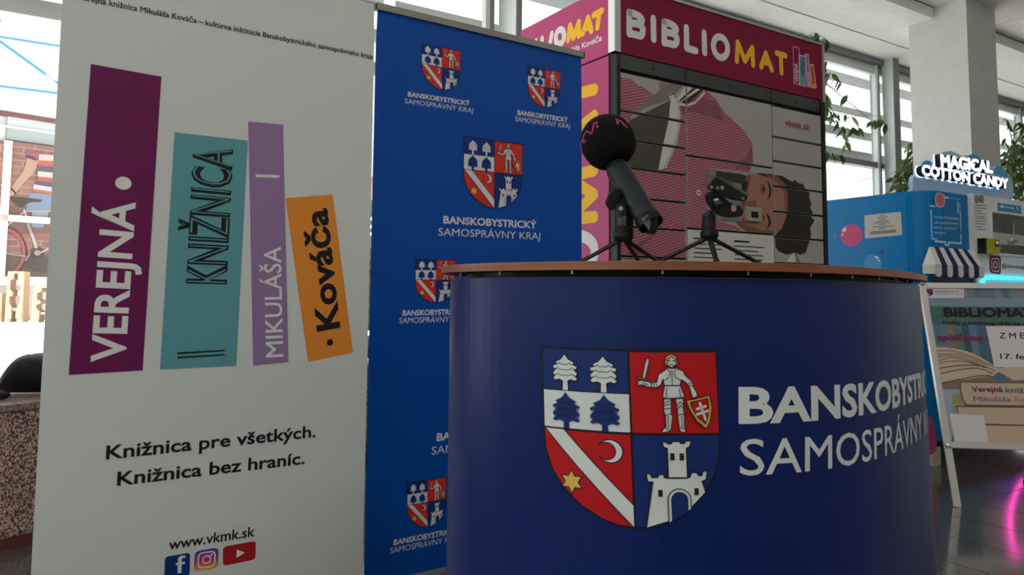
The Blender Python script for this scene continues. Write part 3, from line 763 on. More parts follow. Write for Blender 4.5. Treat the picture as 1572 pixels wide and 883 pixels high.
i.text('Kováča', *z10([(458, 750), (432, 470), (398, 745)]), BLACK, 3, bold=.01)
i.build('book_motif', lk)
# side lettering
z11 = crop(780, 0, 7.36)
SL = Lift(FLS, .0086); i = Ink(SL); ws = .034
for P, M in (([(985, 176), (1076, 128)], M_ly), ([(1047, 145), (1026, 315)], M_ly), ([(860, 385), (918, 205), (958, 352)], M_ly), ([(880, 330), (942, 300)], M_ly), ([(695, 455), (715, 292), (757, 430), (815, 255), (818, 405)], M_ly), ([(510, 385), (487, 510)], M_lw), ([(400, 440), (395, 560), (440, 545)], M_lw), ([(330, 470), (320, 600)], M_lw)):
    i.strokepx(z11(P), ws, M)
i.strokepx(z11([(602 + 48 * math.sin(t), 420 - 82 * math.cos(t) - 14 * math.sin(t)) for t in [math.radians(d) for d in range(0, 360, 18)]]), ws, M_lw, closed=True)
i.text('Kováča', *z11([(848, 556), (1074, 462), (853, 488)]), M_lw, 1, bold=.02)
i.text('Mikuláša', *z11([(600, 660), (826, 566), (604, 592)]), M_lw, 1, bold=.02)
i.build('side_sign_lettering', lk)
i = Ink(Lift(FLS, .0062)); wv = .058
i.strokepx([(880, 146), (914, 138)], wv, M_ly); i.strokepx([(884, 120), (884, 172)], wv, M_ly)
for P in ([(914, 178), (880, 205), (914, 238)], [(902, 190), (902, 228)], [(914, 333), (872, 338), (914, 299), (872, 272), (914, 262)]): i.strokepx(P, wv, M_ly)
i.strokepx([(889 + 26 * math.cos(t), 386 + 24 * math.sin(t)) for t in [math.radians(d) for d in range(0, 360, 18)]], wv, M_lw, closed=True)
i.strokepx([(914, 440), (872, 446)], wv, M_lw); i.build('side_lettering', lk)

# the printed picture over the doors
im = Ink(FL, lift=.0005); zc = crop(940, 100, 6.307); zd = crop(1080, 160, 3.679); ze = crop(860, 150, 3.27)
M_sw = mat('houndstooth_print', s2l(124, 26, 54), .5, kind='checker', col2=s2l(184, 124, 138), scale=105)
M_sw2 = mat('houndstooth_print_dark', s2l(104, 26, 50), .5, kind='checker', col2=s2l(150, 92, 108), scale=105)
skin, skin2, hair, cov, cov2, page, pg2 = [mat(n_, s2l(*c_), .5, **flat) for n_, c_ in (('print_skin', (156, 112, 97)), ('print_skin_shade', (124, 84, 73)), ('print_hair', (44, 40, 38)), ('print_cover_dark', (78, 72, 68)), ('print_cover', (128, 116, 108)), ('print_page', (205, 204, 196)), ('print_page_shade', (120, 116, 110)))]
im.px([(953, 262), (953, 398), (1052, 400), (1052, 351), (1057, 351), (1137, 354), (1128, 346), (1095, 338), (1084, 300), (1090, 258), (1135, 263), (1150, 266)] + [(1156, 250), (1155, 220), (1141, 199), (1113, 174), (1097, 150), (1084, 139), (1072, 140), (1044, 160), (1040, 220), (1014, 258)], M_sw, 1)
im.px(zc([(72, 122), (150, 124), (190, 142), (240, 188), (300, 214), (370, 260), (405, 290), (300, 400), (190, 452), (165, 622), (100, 600), (72, 500)]), M_sw, 1)
im.px([(1046, 160), (1070, 150), (1100, 156), (1106, 172), (1112, 186), (1090, 180), (1062, 172), (1047, 176)], M_sw2, 2)
im.px([(1152, 222), (1156, 246), (1151, 262), (1128, 259), (1132, 248), (1146, 244)], M_sw2, 2)
im.px([(955, 398), (980, 372), (1005, 360), (985, 380), (990, 399)], M_sw2, 2)
im.px(zc([(455, 165), (528, 150), (516, 185), (480, 240), (450, 222)]), skin, 2)
im.px(zc([(160, 490), (400, 290), (540, 172), (700, 190), (600, 280), (560, 335), (350, 400), (200, 475)]), cov2, 3)
im.px([(966, 185), (1029.6, 153.5), (1026, 185), (1017, 225), (1011, 260), (976, 262), (962, 250), (958, 220)], cov, 4)
im.px([(1029, 152), (1040, 157), (1044, 172), (1043, 196), (1036, 226), (1022, 258), (1010, 262), (1017, 225), (1026, 185)], page, 5)
im.strokepx([(1041, 162), (1041, 195), (1034, 226), (1019, 258)], .004, pg2, 6)
for P, M in (([(620, 335), (705, 195), (790, 208), (642, 345)], page), ([(650, 335), (800, 205), (830, 212), (660, 350)], hair), ([(660, 345), (826, 212), (868, 225), (670, 360)], page),
             ([(668, 352), (862, 225), (885, 232), (740, 365), (700, 372)], hair), ([(640, 365), (720, 380), (800, 350), (890, 250), (890, 285), (800, 375), (720, 405), (640, 385)], page), ([(650, 400), (730, 410), (810, 380), (890, 290), (900, 330), (820, 400), (730, 430), (655, 420)], M_sw2)):
    im.px(zc(P), M, 5)
im.px(smooth(zc([(545, 300), (590, 262), (605, 300), (625, 330), (590, 350), (560, 330)])), page, 6)
im.strokepx(zc([(560, 300), (590, 270), (610, 320)]), .006, hair, 7)
# the man's head, lying on its side
im.px(smooth(zd([(262, 395), (330, 390), (390, 398), (450, 425), (486, 480), (482, 560), (470, 630), (440, 700), (400, 738), (330, 735), (255, 722), (200, 690), (172, 640), (180, 560), (190, 470), (215, 420)])), skin, 3)
im.px(smooth(zd([(172, 640), (200, 690), (255, 722), (330, 735), (300, 700), (240, 680), (215, 630)])), skin2, 4)
im.px(smooth(zd([(215, 420), (262, 398), (262, 440), (240, 520), (225, 600), (190, 600), (185, 500)])), skin2, 4)
im.px(zd([(380, 398), (440, 405), (500, 440), (512, 428), (540, 448), (562, 452), (578, 490), (598, 500), (594, 530), (608, 560), (600, 585), (615, 612), (606, 640), (626, 655), (612, 680), (600, 700), (606, 730), (598, 770), (588, 800), (575, 838), (545, 850), (515, 838), (470, 850), (425, 832), (402, 800), (400, 745), (440, 702), (468, 630), (478, 555), (472, 492), (440, 450), (400, 430), (372, 412)]), hair, 5)
im.px(smooth(zd([(345, 395), (395, 398), (440, 430), (470, 470), (425, 452), (380, 420)])), skin2, 6)
for P in ([(356, 436), (374, 456), (381, 490), (375, 522), (357, 540), (366, 515), (368, 480), (362, 455)], [(354, 618), (372, 638), (379, 668), (370, 692), (346, 704), (362, 686), (364, 655), (358, 636)]):
    im.px(smooth(zd(P)), hair, 6)
for cx, cy in ((334, 480), (326, 640)):
    im.px(smooth(zd([(cx - 8, cy - 28), (cx + 16, cy - 8), (cx + 16, cy + 12), (cx - 6, cy + 30), (cx - 16, cy)])), skin2, 5)
    im.px(smooth(zd([(cx - 3, cy - 18), (cx + 6, cy), (cx - 3, cy + 18), (cx - 8, cy)])), pg2, 6); im.disc(FL.un(*zd([(cx, cy)])[0]), .007, .010, hair, 7)
    im.strokepx(zd([(cx + 1, cy - 22), (cx + 9, cy), (cx + 1, cy + 22)]), .0035, hair, 7)
im.px(smooth(zd([(262, 700), (330, 712), (395, 716), (398, 736), (330, 735), (255, 722)])), skin2, 5)
im.px(smooth(zd([(404, 430), (440, 440), (474, 490), (478, 560), (462, 620), (455, 560), (450, 500), (430, 460)])), skin2, 4)
im.px(smooth(zd([(300, 392), (345, 394), (388, 400), (372, 412), (330, 404)])), hair, 6)
im.px(smooth(zd([(240, 548), (290, 545), (300, 560), (292, 580), (250, 590), (236, 572)])), skin2, 6)
im.px(smooth(zd([(215, 430), (245, 440), (240, 490), (225, 500), (205, 470)])), hair, 6)
im.px(zd([(470, 883), (505, 838), (522, 870), (520, 900), (480, 900)]), page, 6); im.px(zd([(512, 836), (540, 880), (548, 900), (520, 900)]), cov2, 7)
i_film = im
i_btn = Ink(FL, lift=.0005)
# doors, each with its piece of the picture
cols = ((-1.4885, -1.0675, [2.077, 1.893, 1.762, 1.631, 1.495, 1.359, 1.223, 1.089, .955, .70, .445, .17]),
        (-1.0605, -.4195, [2.079, 1.730, 1.372, .955, .56, .17]),
        (-.4125, .0075, [2.074, 1.902, 1.770, 1.634, 1.498, 1.361, 1.223, 1.089, .955, .70, .445, .17]))
M_notice = mat('notice_white', (.56, .56, .54), .5, **flat)
for ci, (ua, ub, vs) in enumerate(cols):
    for r in range(len(vs) - 1):
        v1, v0 = vs[r] - .005, vs[r + 1] + .005
        if v1 - v0 < .02: continue
        mm = M_notice if (ci == 1 and r == 2) else M_door
        d_ = MB().box(FL, ua, ub, v0, v1, -.021, 0.0).build('door', mm, lk, bevel=.0015)
        if not (ci == 1 and r >= 2): i_film.build('printed_film', d_, clip=(ua + .002, v0 + .002, ub - .002, v1 - .002))
i = Ink(FL, lift=.0008); i.text('vkmk.sk', (1204.0, 192.8), (1241.3, 200.8), (1204.3, 182.6), mat('print_crimson', s2l(170, 20, 50), .5, **flat), 8, bold=.006); i.build('web_address', lk)
i = Ink(FL, lift=.0008); M_tx = mat('small_print_grey', s2l(70, 70, 70), .5, **flat)
nb0 = FL.un(1062, 358); 
for c0, wd_ in ((-1.02, .24), (-.73, .26)):
    i.stroke([(c0, 1.325), (c0 + .11, 1.325)], .008, BLACK, 3)
    for r in range(12): i.stroke([(c0, 1.300 - r * .022), (c0 + wd_ * random.uniform(.6, 1), 1.300 - r * .022)], .0055, M_tx, 3)
i.build('notice_small_print', lk)
# terminal in the middle column
ta, tb = FL.un(1084, 259), FL.un(1138, 341)
MB().box(FL, ta[0], tb[0], tb[1], ta[1], 0, .006).build('terminal_plate', mat('terminal_grey', s2l(120, 116, 110), .4), lk)
ta, tb = FL.un(1098, 263), FL.un(1142, 283)
MB().box(FL, ta[0], tb[0], tb[1], ta[1], .0, .009).build('terminal_screen', mat('dark_screen', (.012, .012, .014), .15), lk)
ta, tb = FL.un(1142.5, 317.5), FL.un(1165, 341.5)
sc_ = MB().box(FL, ta[0], tb[0], tb[1], ta[1], 0, .022, ch=.004).build('code_scanner', mat('scanner_beige', s2l(150, 146, 130), .5), lk)
ta, tb = FL.un(1148, 325), FL.un(1159, 335.5)
MB().box(FL, ta[0], tb[0], tb[1], ta[1], .022, .0225).build('scanner_window', M_blk, sc_)
cbt = FL.un(1072, 296); MB().tube([FL(cbt[0], cbt[1], 0), FL(cbt[0], cbt[1], .004)], .014, 16).build('lock_cap', mat('cap_white', (.7, .7, .7), .4), lk)
MB().tube([FL(cbt[0], cbt[1], .003), FL(cbt[0], cbt[1], .0055)], .006, 10).build('lock_slot', M_blk, lk)

# ================================================================== COTTON CANDY MACHINE
P0C = at_z(1440, 722, 0); P0C.z = 0
FC = Flat(P0C, D); FCS = Flat(P0C, -N)           # u on the side runs -depth..0
CT, CD, CWd, RC = 1.722, 1.15, 1.75, .13
M_cb = mat('candy_blue', (0.0, s2l(0,122,0)[1], s2l(0,0,190)[2]), .35, **flat); M_cbd = mat('candy_blue_front', (0.0, s2l(0,112,0)[1], s2l(0,0,172)[2]), .4, **flat)
M_cw = mat('candy_white', s2l(215, 220, 224), .4, **flat)
cm = thing('candy_floss_machine', FC(.8, 0, -.5), 'big blue and white cotton candy vending machine under a glowing cloud sign', 'vending machine')
def cplan(rc, inset=0.0):
    P = [(CWd - inset, -CD + inset), (CWd - inset, -inset), (RC, -inset)]
    P += [(RC - (RC - inset) * math.sin(t), -RC + (RC - inset) * math.cos(t)) for t in [math.pi / 2 * k / 8 for k in range(1, 9)]]
    return P + [(inset, -CD + inset)]
FCp = lambda u, v, h=0.0: FC(u, h, v)
def planprism(P, z0, z1): return MB().prism([(FC(u, 0, v).x, FC(u, 0, v).y) for u, v in P], XY, z0, z1)
planprism(cplan(RC), .165, CT - .012).build('cabinet', M_cb, cm)
planprism(cplan(RC, .012), CT - .012, CT).build('cabinet_top', M_cb, cm)
planprism(cplan(RC, .05), .12, .165).build('plinth', M_blk, cm)
for u, v in ((.10, -.10), (1.6, -.10), (.10, -1.0), (1.6, -1.0)):
    MB().box(lambda a, b, c: FC(a, b, c), u - .05, u + .05, 0, .12, v - .04, v + .04, ch=.008).build('foot_block', mat('foot_beige', (.50, .49, .44), .6), cm)
uF = lambda x, y: FC.un(x, y)
# side: crease, paper sheet, printed balloons
cu_ = FCS.un(1393, 360)[0]
MB().box(FCS, cu_ - .003, cu_ + .003, .2, CT - .02, 0, .002).build('panel_seam', M_cbd, cm)
z12 = crop(1230, 200, 3.532)
i = Ink(FCS, lift=.0008); i.px(z12([(343, 462), (541, 442), (549, 568), (346, 588)]), mat('paper_white', (.55, .55, .52), .6, **flat), 2)
for r, (x0, x1) in enumerate(((430, 452), (415, 470), (425, 460), (410, 475), (395, 480), (425, 462), (388, 505), (420, 460))):
    y = 462 + r * 10; i.strokepx(z12([(x0, y + 3), (x1, y - 2)]), .004, M_tx, 3)
for r in range(3): i.strokepx(z12([(375, 552 + r * 6), (515, 540 + r * 6)]), .004, M_tx, 3)
i.build('paper_notice', cm)
i = Ink(FCS, lift=.0008); M_bp = mat('balloon_pink', s2l(205, 78, 132), .4, **flat); M_bb = mat('balloon_blue', s2l(70, 150, 205), .4, **flat)
i.px(smooth(z12([(212, 570), (225, 530), (270, 510), (318, 526), (335, 568), (318, 610), (272, 630), (228, 612)])), M_bp, 1)
i.px(z12([(262, 626), (276, 626), (269, 640)]), M_bp, 1)
i.px(smooth(z12([(222, 545), (232, 530), (246, 532), (236, 552)])), WHITE, 2); i.px(smooth(z12([(218, 566), (224, 560), (230, 566), (224, 572)])), WHITE, 2)
i.build('balloon_print', cm); i = Ink(FCS, lift=.0008)
i.px(smooth(z12([(340, 715), (352, 685), (388, 675), (425, 690), (435, 720), (425, 760), (385, 770), (350, 755)])), M_bb, 1)
i.px(smooth(z12([(400, 684), (412, 682), (420, 695), (410, 698)])), WHITE, 2); i.px(smooth(z12([(416, 706), (422, 702), (428, 708), (422, 712)])), WHITE, 2)
i.build('balloon_print', cm)
for P, M in (([(236, 470), (248, 476), (252, 500), (240, 496)], mat('print_olive', s2l(70, 110, 110), .5, **flat)), ([(178, 565), (192, 560), (186, 582), (176, 585)], M_bp), ([(430, 655), (445, 652), (446, 668), (434, 670)], C_pur)):
    i = Ink(FCS, lift=.0008); i.px(z12(P), M, 1); i.build('confetti_print', cm)
# front: blue instruction panel and white front with window
ub0, _ = uF(1486.3, 350)
MB().box(FC, ub0, CWd + .0, .30, CT + .004, 0, .035, ch=.004).build('front_cabinet', M_cw, cm)
MB().box(FC, .155, ub0 - .004, .30, CT - .006, 0, .004).build('instruction_panel', M_cbd, cm)
FC3 = Lift(FC, .0046); z13 = crop(1380, 280, 5.517)
i = Ink(FC3); M_cl = mat('chalk_white', s2l(190, 220, 232), .5, **flat)
def chalk(P, w=.006): i.strokepx(z13(P), w, M_cl, 1)
chalk([(265, 240), (272, 462)], .012); chalk([(490, 165), (494, 262)], .012); chalk([(512, 240), (516, 350)], .012); chalk([(518, 445), (520, 520)], .012)
chalk([(258, 200), (290, 203)], .012); chalk([(380, 128), (410, 130)], .012); chalk([(300, 500), (390, 508)], .012); chalk([(412, 510), (516, 518)], .012); chalk([(385, 528), (420, 532)], .012)
for y in (190, 205, 222): i.disc(FC.un(*z13([(508, y - 2)])[0]), .006, .006, M_cl, 1)
for y in (365, 385, 405): i.disc(FC.un(*z13([(517, y)])[0]), .006, .006, M_cl, 1)
for k_ in range(4): i.disc(FC.un(*z13([(272 + 13 * k_, 478 + k_)])[0]), .006, .006, M_cl, 1)
for tx, a_, b_ in (('1ST: CHOOSE YOUR DESIGN', (293, 303), (498, 318)), ('2ND: COMPLETE PAYMENT', (293, 349), (498, 361)), ('3RD: WATCH THE MAGIC', (293, 393), (480, 404)), ('4TH: ENJOY!', (293, 436), (386, 441))):
    A = z13([a_, b_, (a_[0], a_[1] - 17)]); i.text(tx, *A, M_cl, 1, bold=.01)
i.text('COTTON CANDY', *z13([(420, 138), (515, 152), (420, 127)]), M_cl, 1, bold=.01)
i.px(smooth(z13([(300, 110), (330, 90), (365, 98), (382, 130), (378, 190), (350, 215), (315, 205), (300, 180)])), mat('floss_outline', s2l(205, 175, 185), .5, **flat), 1)
i.px(smooth(z13([(308, 118), (332, 100), (360, 106), (372, 135), (368, 182), (348, 205), (322, 196), (308, 175)])), mat('floss_pink', s2l(205, 100, 120), .5, **flat), 2)
i.strokepx(z13([(318, 180), (302, 208)]), .008, mat('floss_outline', (1, 1, 1)), 2)
i.build('instruction_print', cm)
# striped awning
def awning():
    z = z13; F = FC
    T0, T1 = F.un(*z([(252, 545)])[0]), F.un(*z([(604, 556)])[0]); vt = T0[1]; n = 9; drop = .115; out = .085; val = .075
    uL, uR = T0[0], T1[0]; bL, bR = uL - .085, uR - .01
    aM = [mat('awning_white', (.66, .66, .66), .55, **flat), mat('awning_navy', s2l(38, 26, 74), .5, **flat)]
    for k in range(n):
        a0, a1 = uL + (uR - uL) * k / n, uL + (uR - uL) * (k + 1) / n
        b0, b1 = bL + (bR - bL) * k / n, bL + (bR - bL) * (k + 1) / n
        m_ = MB(); c = [F(a0, vt, .004), F(a1, vt, .004), F(b1, vt - drop, out), F(b0, vt - drop, out)]
        th = Vector((0, 0, -.006)); m_.hexa([c[3] + th, c[2] + th, c[1] + th, c[0] + th, c[3], c[2], c[1], c[0]])
        o = m_.build('awning_stripe', aM[k % 2], cm)
        pr = [(b0, vt - drop)] + [(b0 + (b1 - b0) * (.5 - .5 * math.cos(math.pi * j / 8)), vt - drop - val * (.72 + .28 * math.sin(math.pi * j / 8))) for j in range(9)] + [(b1, vt - drop)]
        MB().prism(pr, F, out - .006, out).build('awning_scallop', aM[k % 2], o)
    for ut, ub_, sg in ((uL, bL, -1), (uR, bR, 1)):
        q = [F(ut, vt, .004), F(ub_, vt - drop, out), F(ub_, vt - drop - .055, out), F(ub_, vt - drop - .055, .004), F(ub_, vt - drop, .004)]
        th = -FC.U * sg * .004; MB().add(q + [x + th for x in q], [(0, 1, 4), (1, 2, 3, 4), (9, 6, 5), (9, 8, 7, 6), (0, 5, 6, 1), (1, 6, 7, 2), (2, 7, 8, 3), (3, 8, 9, 4), (4, 9, 5, 0)]).build('awning_side', aM[0], cm)
    MB().box(F, uL + .03, uR - .01, vt - .62, vt - drop - .03, .004, .02).build('serving_recess', mat('recess_navy', s2l(20, 24, 66), .4), cm)
awning()
# white front details
FC4 = Lift(FC, .0355); z14 = crop(1480, 280, 5.519)
def fq(P0_, P1_): a_, b_ = FC4.F.un(*z14([P0_])[0]), FC4.F.un(*z14([P1_])[0]); return a_[0], b_[0], b_[1], a_[1]
a0, a1, b0, b1 = fq((178, 258), (640, 612)); b0 = FC.un(*z14([(192, 600)])[0])[1]; a1 = CWd - .12
MB().box(FC, a0, a1, b0, b1, .035, .038).build('display_window', mat('window_dark', (.05, .055, .05), .08), cm)
vm0, vm1 = FC.un(*z14([(190, 520)])[0])[1], FC.un(*z14([(182, 425)])[0])[1]
MB().box(FC, a0 + .01, a1 - .01, vm0, vm1, .038, .0385).build('window_pale_band', mat('window_pale', s2l(185, 182, 174), .3), cm)  # plain pale band across the display window
MB().box(FC, a0 - .012, a1 + .012, b1, b1 + .014, .035, .045).box(FC, a0 - .012, a1 + .012, b0 - .014, b0, .035, .045).box(FC, a0 - .014, a0, b0 - .014, b1 + .014, .035, .045).build('window_frame', M_cw, cm)
fm = FC.un(*z14([(345, 495)])[0])
fl = MB().ball(FC(fm[0], fm[1], .05), (.03, .018, .02), 10, 6).tube([FC(fm[0] + .02, fm[1] + .12, .05), FC(fm[0] + .02, fm[1], .05)], .004, 6).tube([FC(fm[0] - .06, fm[1] - .01, .05), FC(fm[0] + .06, fm[1], .05)], .008, 6)
fl.build('spinning_arm', mat('steel_pin', (.5, .5, .5)), cm)
i = Ink(FC4); a_ = [(235, 178), (436, 205), (436, 275), (236, 248)]; i.px(z14(a_), mat('sticker_blue', s2l(60, 130, 175), .5, **flat), 1); i.strokepx(z14([(300, 214), (375, 224)]), .008, M_cl, 2); i.px(smooth(z14([(255, 205), (275, 195), (292, 210), (278, 222), (258, 218)])), M_cl, 2)
i.strokepx(z14([(395, 212), (405, 236)]), .01, M_cl, 2); i.build('top_sticker', cm)
i = Ink(FC4)
for r in range(10): i.strokepx(z14([(45, 198 + r * 23 - (6 if r > 4 else 0)), (45 + random.choice((60, 85, 95, 80)), 204 + r * 23 - (6 if r > 4 else 0))]), .0045, M_tx, 1)
i.build('printed_notes', cm)
for x in (58, 98):
    c = FC4.F.un(*z14([(x, 146)])[0]); MB().tube([FC(c[0], c[1], .035), FC(c[0], c[1], .040)], .028, 16).build('round_sticker', mat('sticker_grey', (.20, .20, .20), .5), cm)
a0, a1, b0, b1 = fq((62, 478), (190, 612)); 
cr = MB().box(FC, a0 + .02, a1, b0 + .0, b1, .035, .085, ch=.008).build('card_reader', mat('reader_yellow', s2l(170, 170, 30), .4, **flat), cm)
MB().box(FC, a0 - .0, a0 + .018, b0, b1, .035, .083).build('reader_side', M_blk, cr)
MB().box(FC, a1 - .065, a1 - .012, b0 + .045, b1 - .01, .085, .088).build('reader_screen', mat('reader_dark', (.04, .03, .03), .2), cr)
MB().box(FC, a1 - .055, a1 - .028, b0 + .08, b1 - .03, .088, .089).build('reader_light', mat('reader_light', (.7, .7, .72), .3, emit=.4), cr)
i = Ink(FC4); i.px(rr(z14([(166, 620), (263, 628), (262, 782), (168, 768)]), .2), mat('icon_maroon', s2l(120, 40, 60), .5, **flat), 1)
i.strokepx(rr(z14([(184, 645), (247, 650), (246, 760), (186, 750)]), .25), .006, WHITE, 2, closed=True)
i.strokepx(z14([(215 + 16 * math.cos(t), 700 + 26 * math.sin(t)) for t in [math.radians(d) for d in range(0, 360, 24)]]), .007, WHITE, 2, closed=True)
i.build('camera_icon', cm)
i = Ink(FC4); i.text('@cukrovarabb', *z14([(272, 722), (465, 738), (272, 688)]), mat('print_darkgrey', s2l(60, 62, 64), .5, **flat), 1, bold=.012); i.build('account_name', cm)
# neon tubes: turquoise line, pink ring lower down (its mirror image shows in the floor)
M_neon = mat('neon_turquoise', (.02, .75, .95), .4, emit=3.0, **flat); M_neonp = mat('neon_pink', (1.0, .06, .50), .4, emit=5.0, **flat)
q0 = FC.un(*z14([(95, 838)])[0]); q1 = FC.un(*z14([(130, 806)])[0])
MB().tube([FC(q0[0], q0[1] - .18, .05), FC(q0[0], q0[1], .05), FC(q1[0] - .02, q1[1] - .006, .05), FC(q1[0] + .02, q1[1], .05), FC(CWd - .08, q1[1], .05)], .008, 8).build('neon_tube', M_neon, cm)
rc_ = (1.02, .44)
MB().tube([FC(rc_[0] + .27 * math.cos(t), rc_[1] + .27 * math.sin(t), .055) for t in [math.radians(d) for d in range(0, 361, 12)]], .011, 8, cap=False).build('neon_ring', M_neonp, cm)
MB().box(FC, rc_[0] - .16, rc_[0] + .16, rc_[1] - .12, rc_[1] + .12, .035, .045).build('delivery_hatch', mat('hatch_pale', (.55, .5, .55), .3), cm)
i = Ink(Lift(FC, .0046)); i.px(smooth([(1424, 640), (1432, 650), (1437, 680), (1434, 694), (1424, 694)]), M_bp, 1); i.build('pink_curve_print', cm)
# cloud sign
FS = Flat(FC(0, 0, -.27), D)
z15 = crop(1390, 220, 8.027)
cl = [(95, 560), (92, 470), (110, 400), (165, 370), (180, 300), (215, 240), (260, 218), (310, 225), (345, 255), (395, 250), (420, 180), (430, 130), (500, 105), (560, 95), (640, 130), (720, 160), (800, 140), (850, 140), (900, 170), (925, 215), (1000, 215), (1070, 235), (1080, 320), (1120, 285), (1180, 285), (1235, 330), (1262, 395), (1310, 430), (1325, 520), (1330, 620), (1300, 700), (1200, 700), (600, 640), (100, 610)]
M_cloud = mat('cloud_board_pale', s2l(176, 200, 222), .5, **flat)
MB().prism([FS.un(*p) for p in smooth(z15(cl), 3)], FS, -.03, 0).build('cloud_board', M_cloud, cm)
i = Ink(FS)
for P in ([(205, 262), (225, 225), (275, 212), (320, 232), (330, 262), (260, 262)], [(775, 165), (815, 140), (870, 145), (915, 180), (925, 215), (860, 200)], [(1085, 330), (1130, 288), (1185, 290), (1235, 335), (1262, 415), (1180, 400), (1090, 380)]):
    i = Ink(FS); i.px(smooth(z15(P)), mat('cloud_turquoise', s2l(80, 160, 200), .5, **flat), 1); i.build('cloud_print', cm)
M_glow = mat('sign_glow_white', (.92, .96, 1.0), .5, emit=2.6, **flat); M_navy = mat('sign_letter_side', s2l(26, 30, 54), .5, **flat)
M_halo = mat('sign_halo', (.72, .86, 1.0), .5, emit=1.25, **flat)  # glow round the letters, put into an emissive shape
FS2 = Flat(FS(0, 0, .055), D)
def sign_word(st, BL, BR, TL):
    BL, BR, TL = FS2.un(*BL), FS2.un(*BR), FS2.un(*TL); bold = .045
    V0, T0 = glyph_mesh(st, 0.0, 0, .05); x0, x1 = min(v.x for v in V0) - bold, max(v.x for v in V0) + bold
    ex = ((BR[0] - BL[0]) / (x1 - x0), (BR[1] - BL[1]) / (x1 - x0)); ey = ((TL[0] - BL[0]) / (CAPH + 2 * bold), (TL[1] - BL[1]) / (CAPH + 2 * bold))
    def g(x, y, h): x -= x0; y += bold; return FS2(BL[0] + x * ex[0] + y * ey[0], BL[1] + x * ex[1] + y * ey[1], h - .055)
    def fat(rad, h0, h1, mats_, name, sides):
        mb = MB()
        for q in range(8):
            dx, dy = rad * math.cos(math.pi * q / 4), rad * math.sin(math.pi * q / 4); b_ = len(mb.v)
            mb.v += [g(v.x + dx, v.y + dy, (h1 - .0003 * q) if v.z > 0 else h0) for v in V0]
            for t in T0:
                fr = all(V0[k].z > .04 for k in t)
                if fr or sides: mb.f.append(tuple(b_ + k for k in t)); mb.m.append(0 if fr else 1)
        mb.build(name, mats_, cm)
    fat(bold, .015, .055, [M_glow, M_navy], 'sign_letters', True)
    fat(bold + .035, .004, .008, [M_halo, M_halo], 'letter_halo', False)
sign_word('MAGICAL', *z15([(440, 290), (1080, 372), (430, 130)]))
sign_word('COTTON CANDY', *z15([(205, 395), (1270, 560), (200, 258)]))

# ================================================================== A-BOARD
A0 = at_z(1468, 778, 0); A0.z = 0
ua = Vector((math.sin(math.radians(95.8)), math.cos(math.radians(95.8)), 0)); back = Vector((.101, .995, 0)).normalized(); phi = math.radians(16)
FA = Flat(A0, ua, Z * math.cos(phi) + back * math.sin(phi))
M_fr = mat('satin_frame', (.50, .50, .49), .32, .6)
ab = thing('pavement_sign', A0 + ua * .32 + back * .3, 'silver A-frame poster stand on the tiles right of the podium', 'poster stand')
vb, vt_ = FA.un(1455, 683)[1], FA.un(1412, 436)[1] + .004; AWd = .70
u0a = FA.un(1413.5, 445)[0] - .004
MB().box(FA, u0a, u0a + .032, 0.0, vb + .01, -.012, .004, ch=.003).build('leg', M_fr, ab)
MB().box(FA, AWd - .032, AWd, 0.0, vb + .01, -.012, .004, ch=.003).build('leg', M_fr, ab)
FAb = Flat(A0 + back * .64 , ua, Z * math.cos(phi) - back * math.sin(phi))
for u in (0, AWd - .032): MB().box(FAb, u, u + .032, 0, vt_ - .02, -.02, -.004, ch=.003).build('leg', M_fr, ab)
MB().box(FA, u0a, u0a + .030, vb - .016, vt_, -.012, .012, ch=.004).build('frame_profile', M_fr, ab)
MB().box(FA, AWd - .030, AWd, vb - .016, vt_, -.012, .012, ch=.004).build('frame_profile', M_fr, ab)
MB().box(FA, u0a + .030, AWd - .030, vb - .016, vb + .014, -.012, .012, ch=.004).build('frame_profile', M_fr, ab)
MB().box(FA, u0a + .030, AWd - .030, vt_ - .030, vt_, -.012, .012, ch=.004).build('frame_profile', M_fr, ab)
for u, v in ((u0a + .012, vb - .004), (AWd - .012, vb - .004), (u0a + .012, vt_ - .006)):
    MB().ball(FA(u, v, .012), (.016, .016, .012), 12, 6).build('corner_joint', mat('chrome', (.8, .8, .8), .12, 1.0), ab)
MB().box(FA, u0a + .028, AWd - .028, vb + .012, vt_ - .028, -.006, .0).build('poster_board', mat('poster_base', s2l(120, 140, 150), .35), ab)
i = Ink(FA, lift=.0004); zA = crop(1400, 430, 6.79); zB = crop(1400, 560, 6.308)
pu0, pu1, pv0, pv1 = u0a + .03, AWd - .03, vb + .014, vt_ - .03
cols_ = [(70, 120, 140), (95, 125, 150), (150, 95, 110), (70, 120, 105), (60, 80, 95), (100, 120, 140), (60, 95, 120), (110, 80, 90), (50, 70, 90), (90, 110, 90), (130, 110, 90), (70, 90, 130)]
vA = FA.un(1420, 457)[1]; vB_ = FA.un(1425, 470)[1]; vC = FA.un(1430, 497)[1]; vD = FA.un(1440, 560)[1]
n_ = 18
for k_ in range(n_):
    a_, b_ = pu0 + (pu1 - pu0) * k_ / n_, pu0 + (pu1 - pu0) * (k_ + 1) / n_; c_ = cols_[(k_ * 5) % 12]
    i.poly([(a_, vA), (b_, vA), (b_, pv1), (a_, pv1)], mat('shelf_blur_%d' % (k_ % 12), s2l(*[int(x * .45 + c * .6) for x, c in zip(cols_[(k_ * 7 + 3) % 12], (110, 125, 140))]), .35, **flat), 1)
    i.poly([(a_, pv0), (b_, pv0), (b_ + (.01), vC), (a_ + .01, vC)], mat('shelf_books_%d' % (k_ % 12), s2l(*[int(x * .7 + c * .3) for x, c in zip(c_, (90, 110, 120))]), .35, **flat), 1)
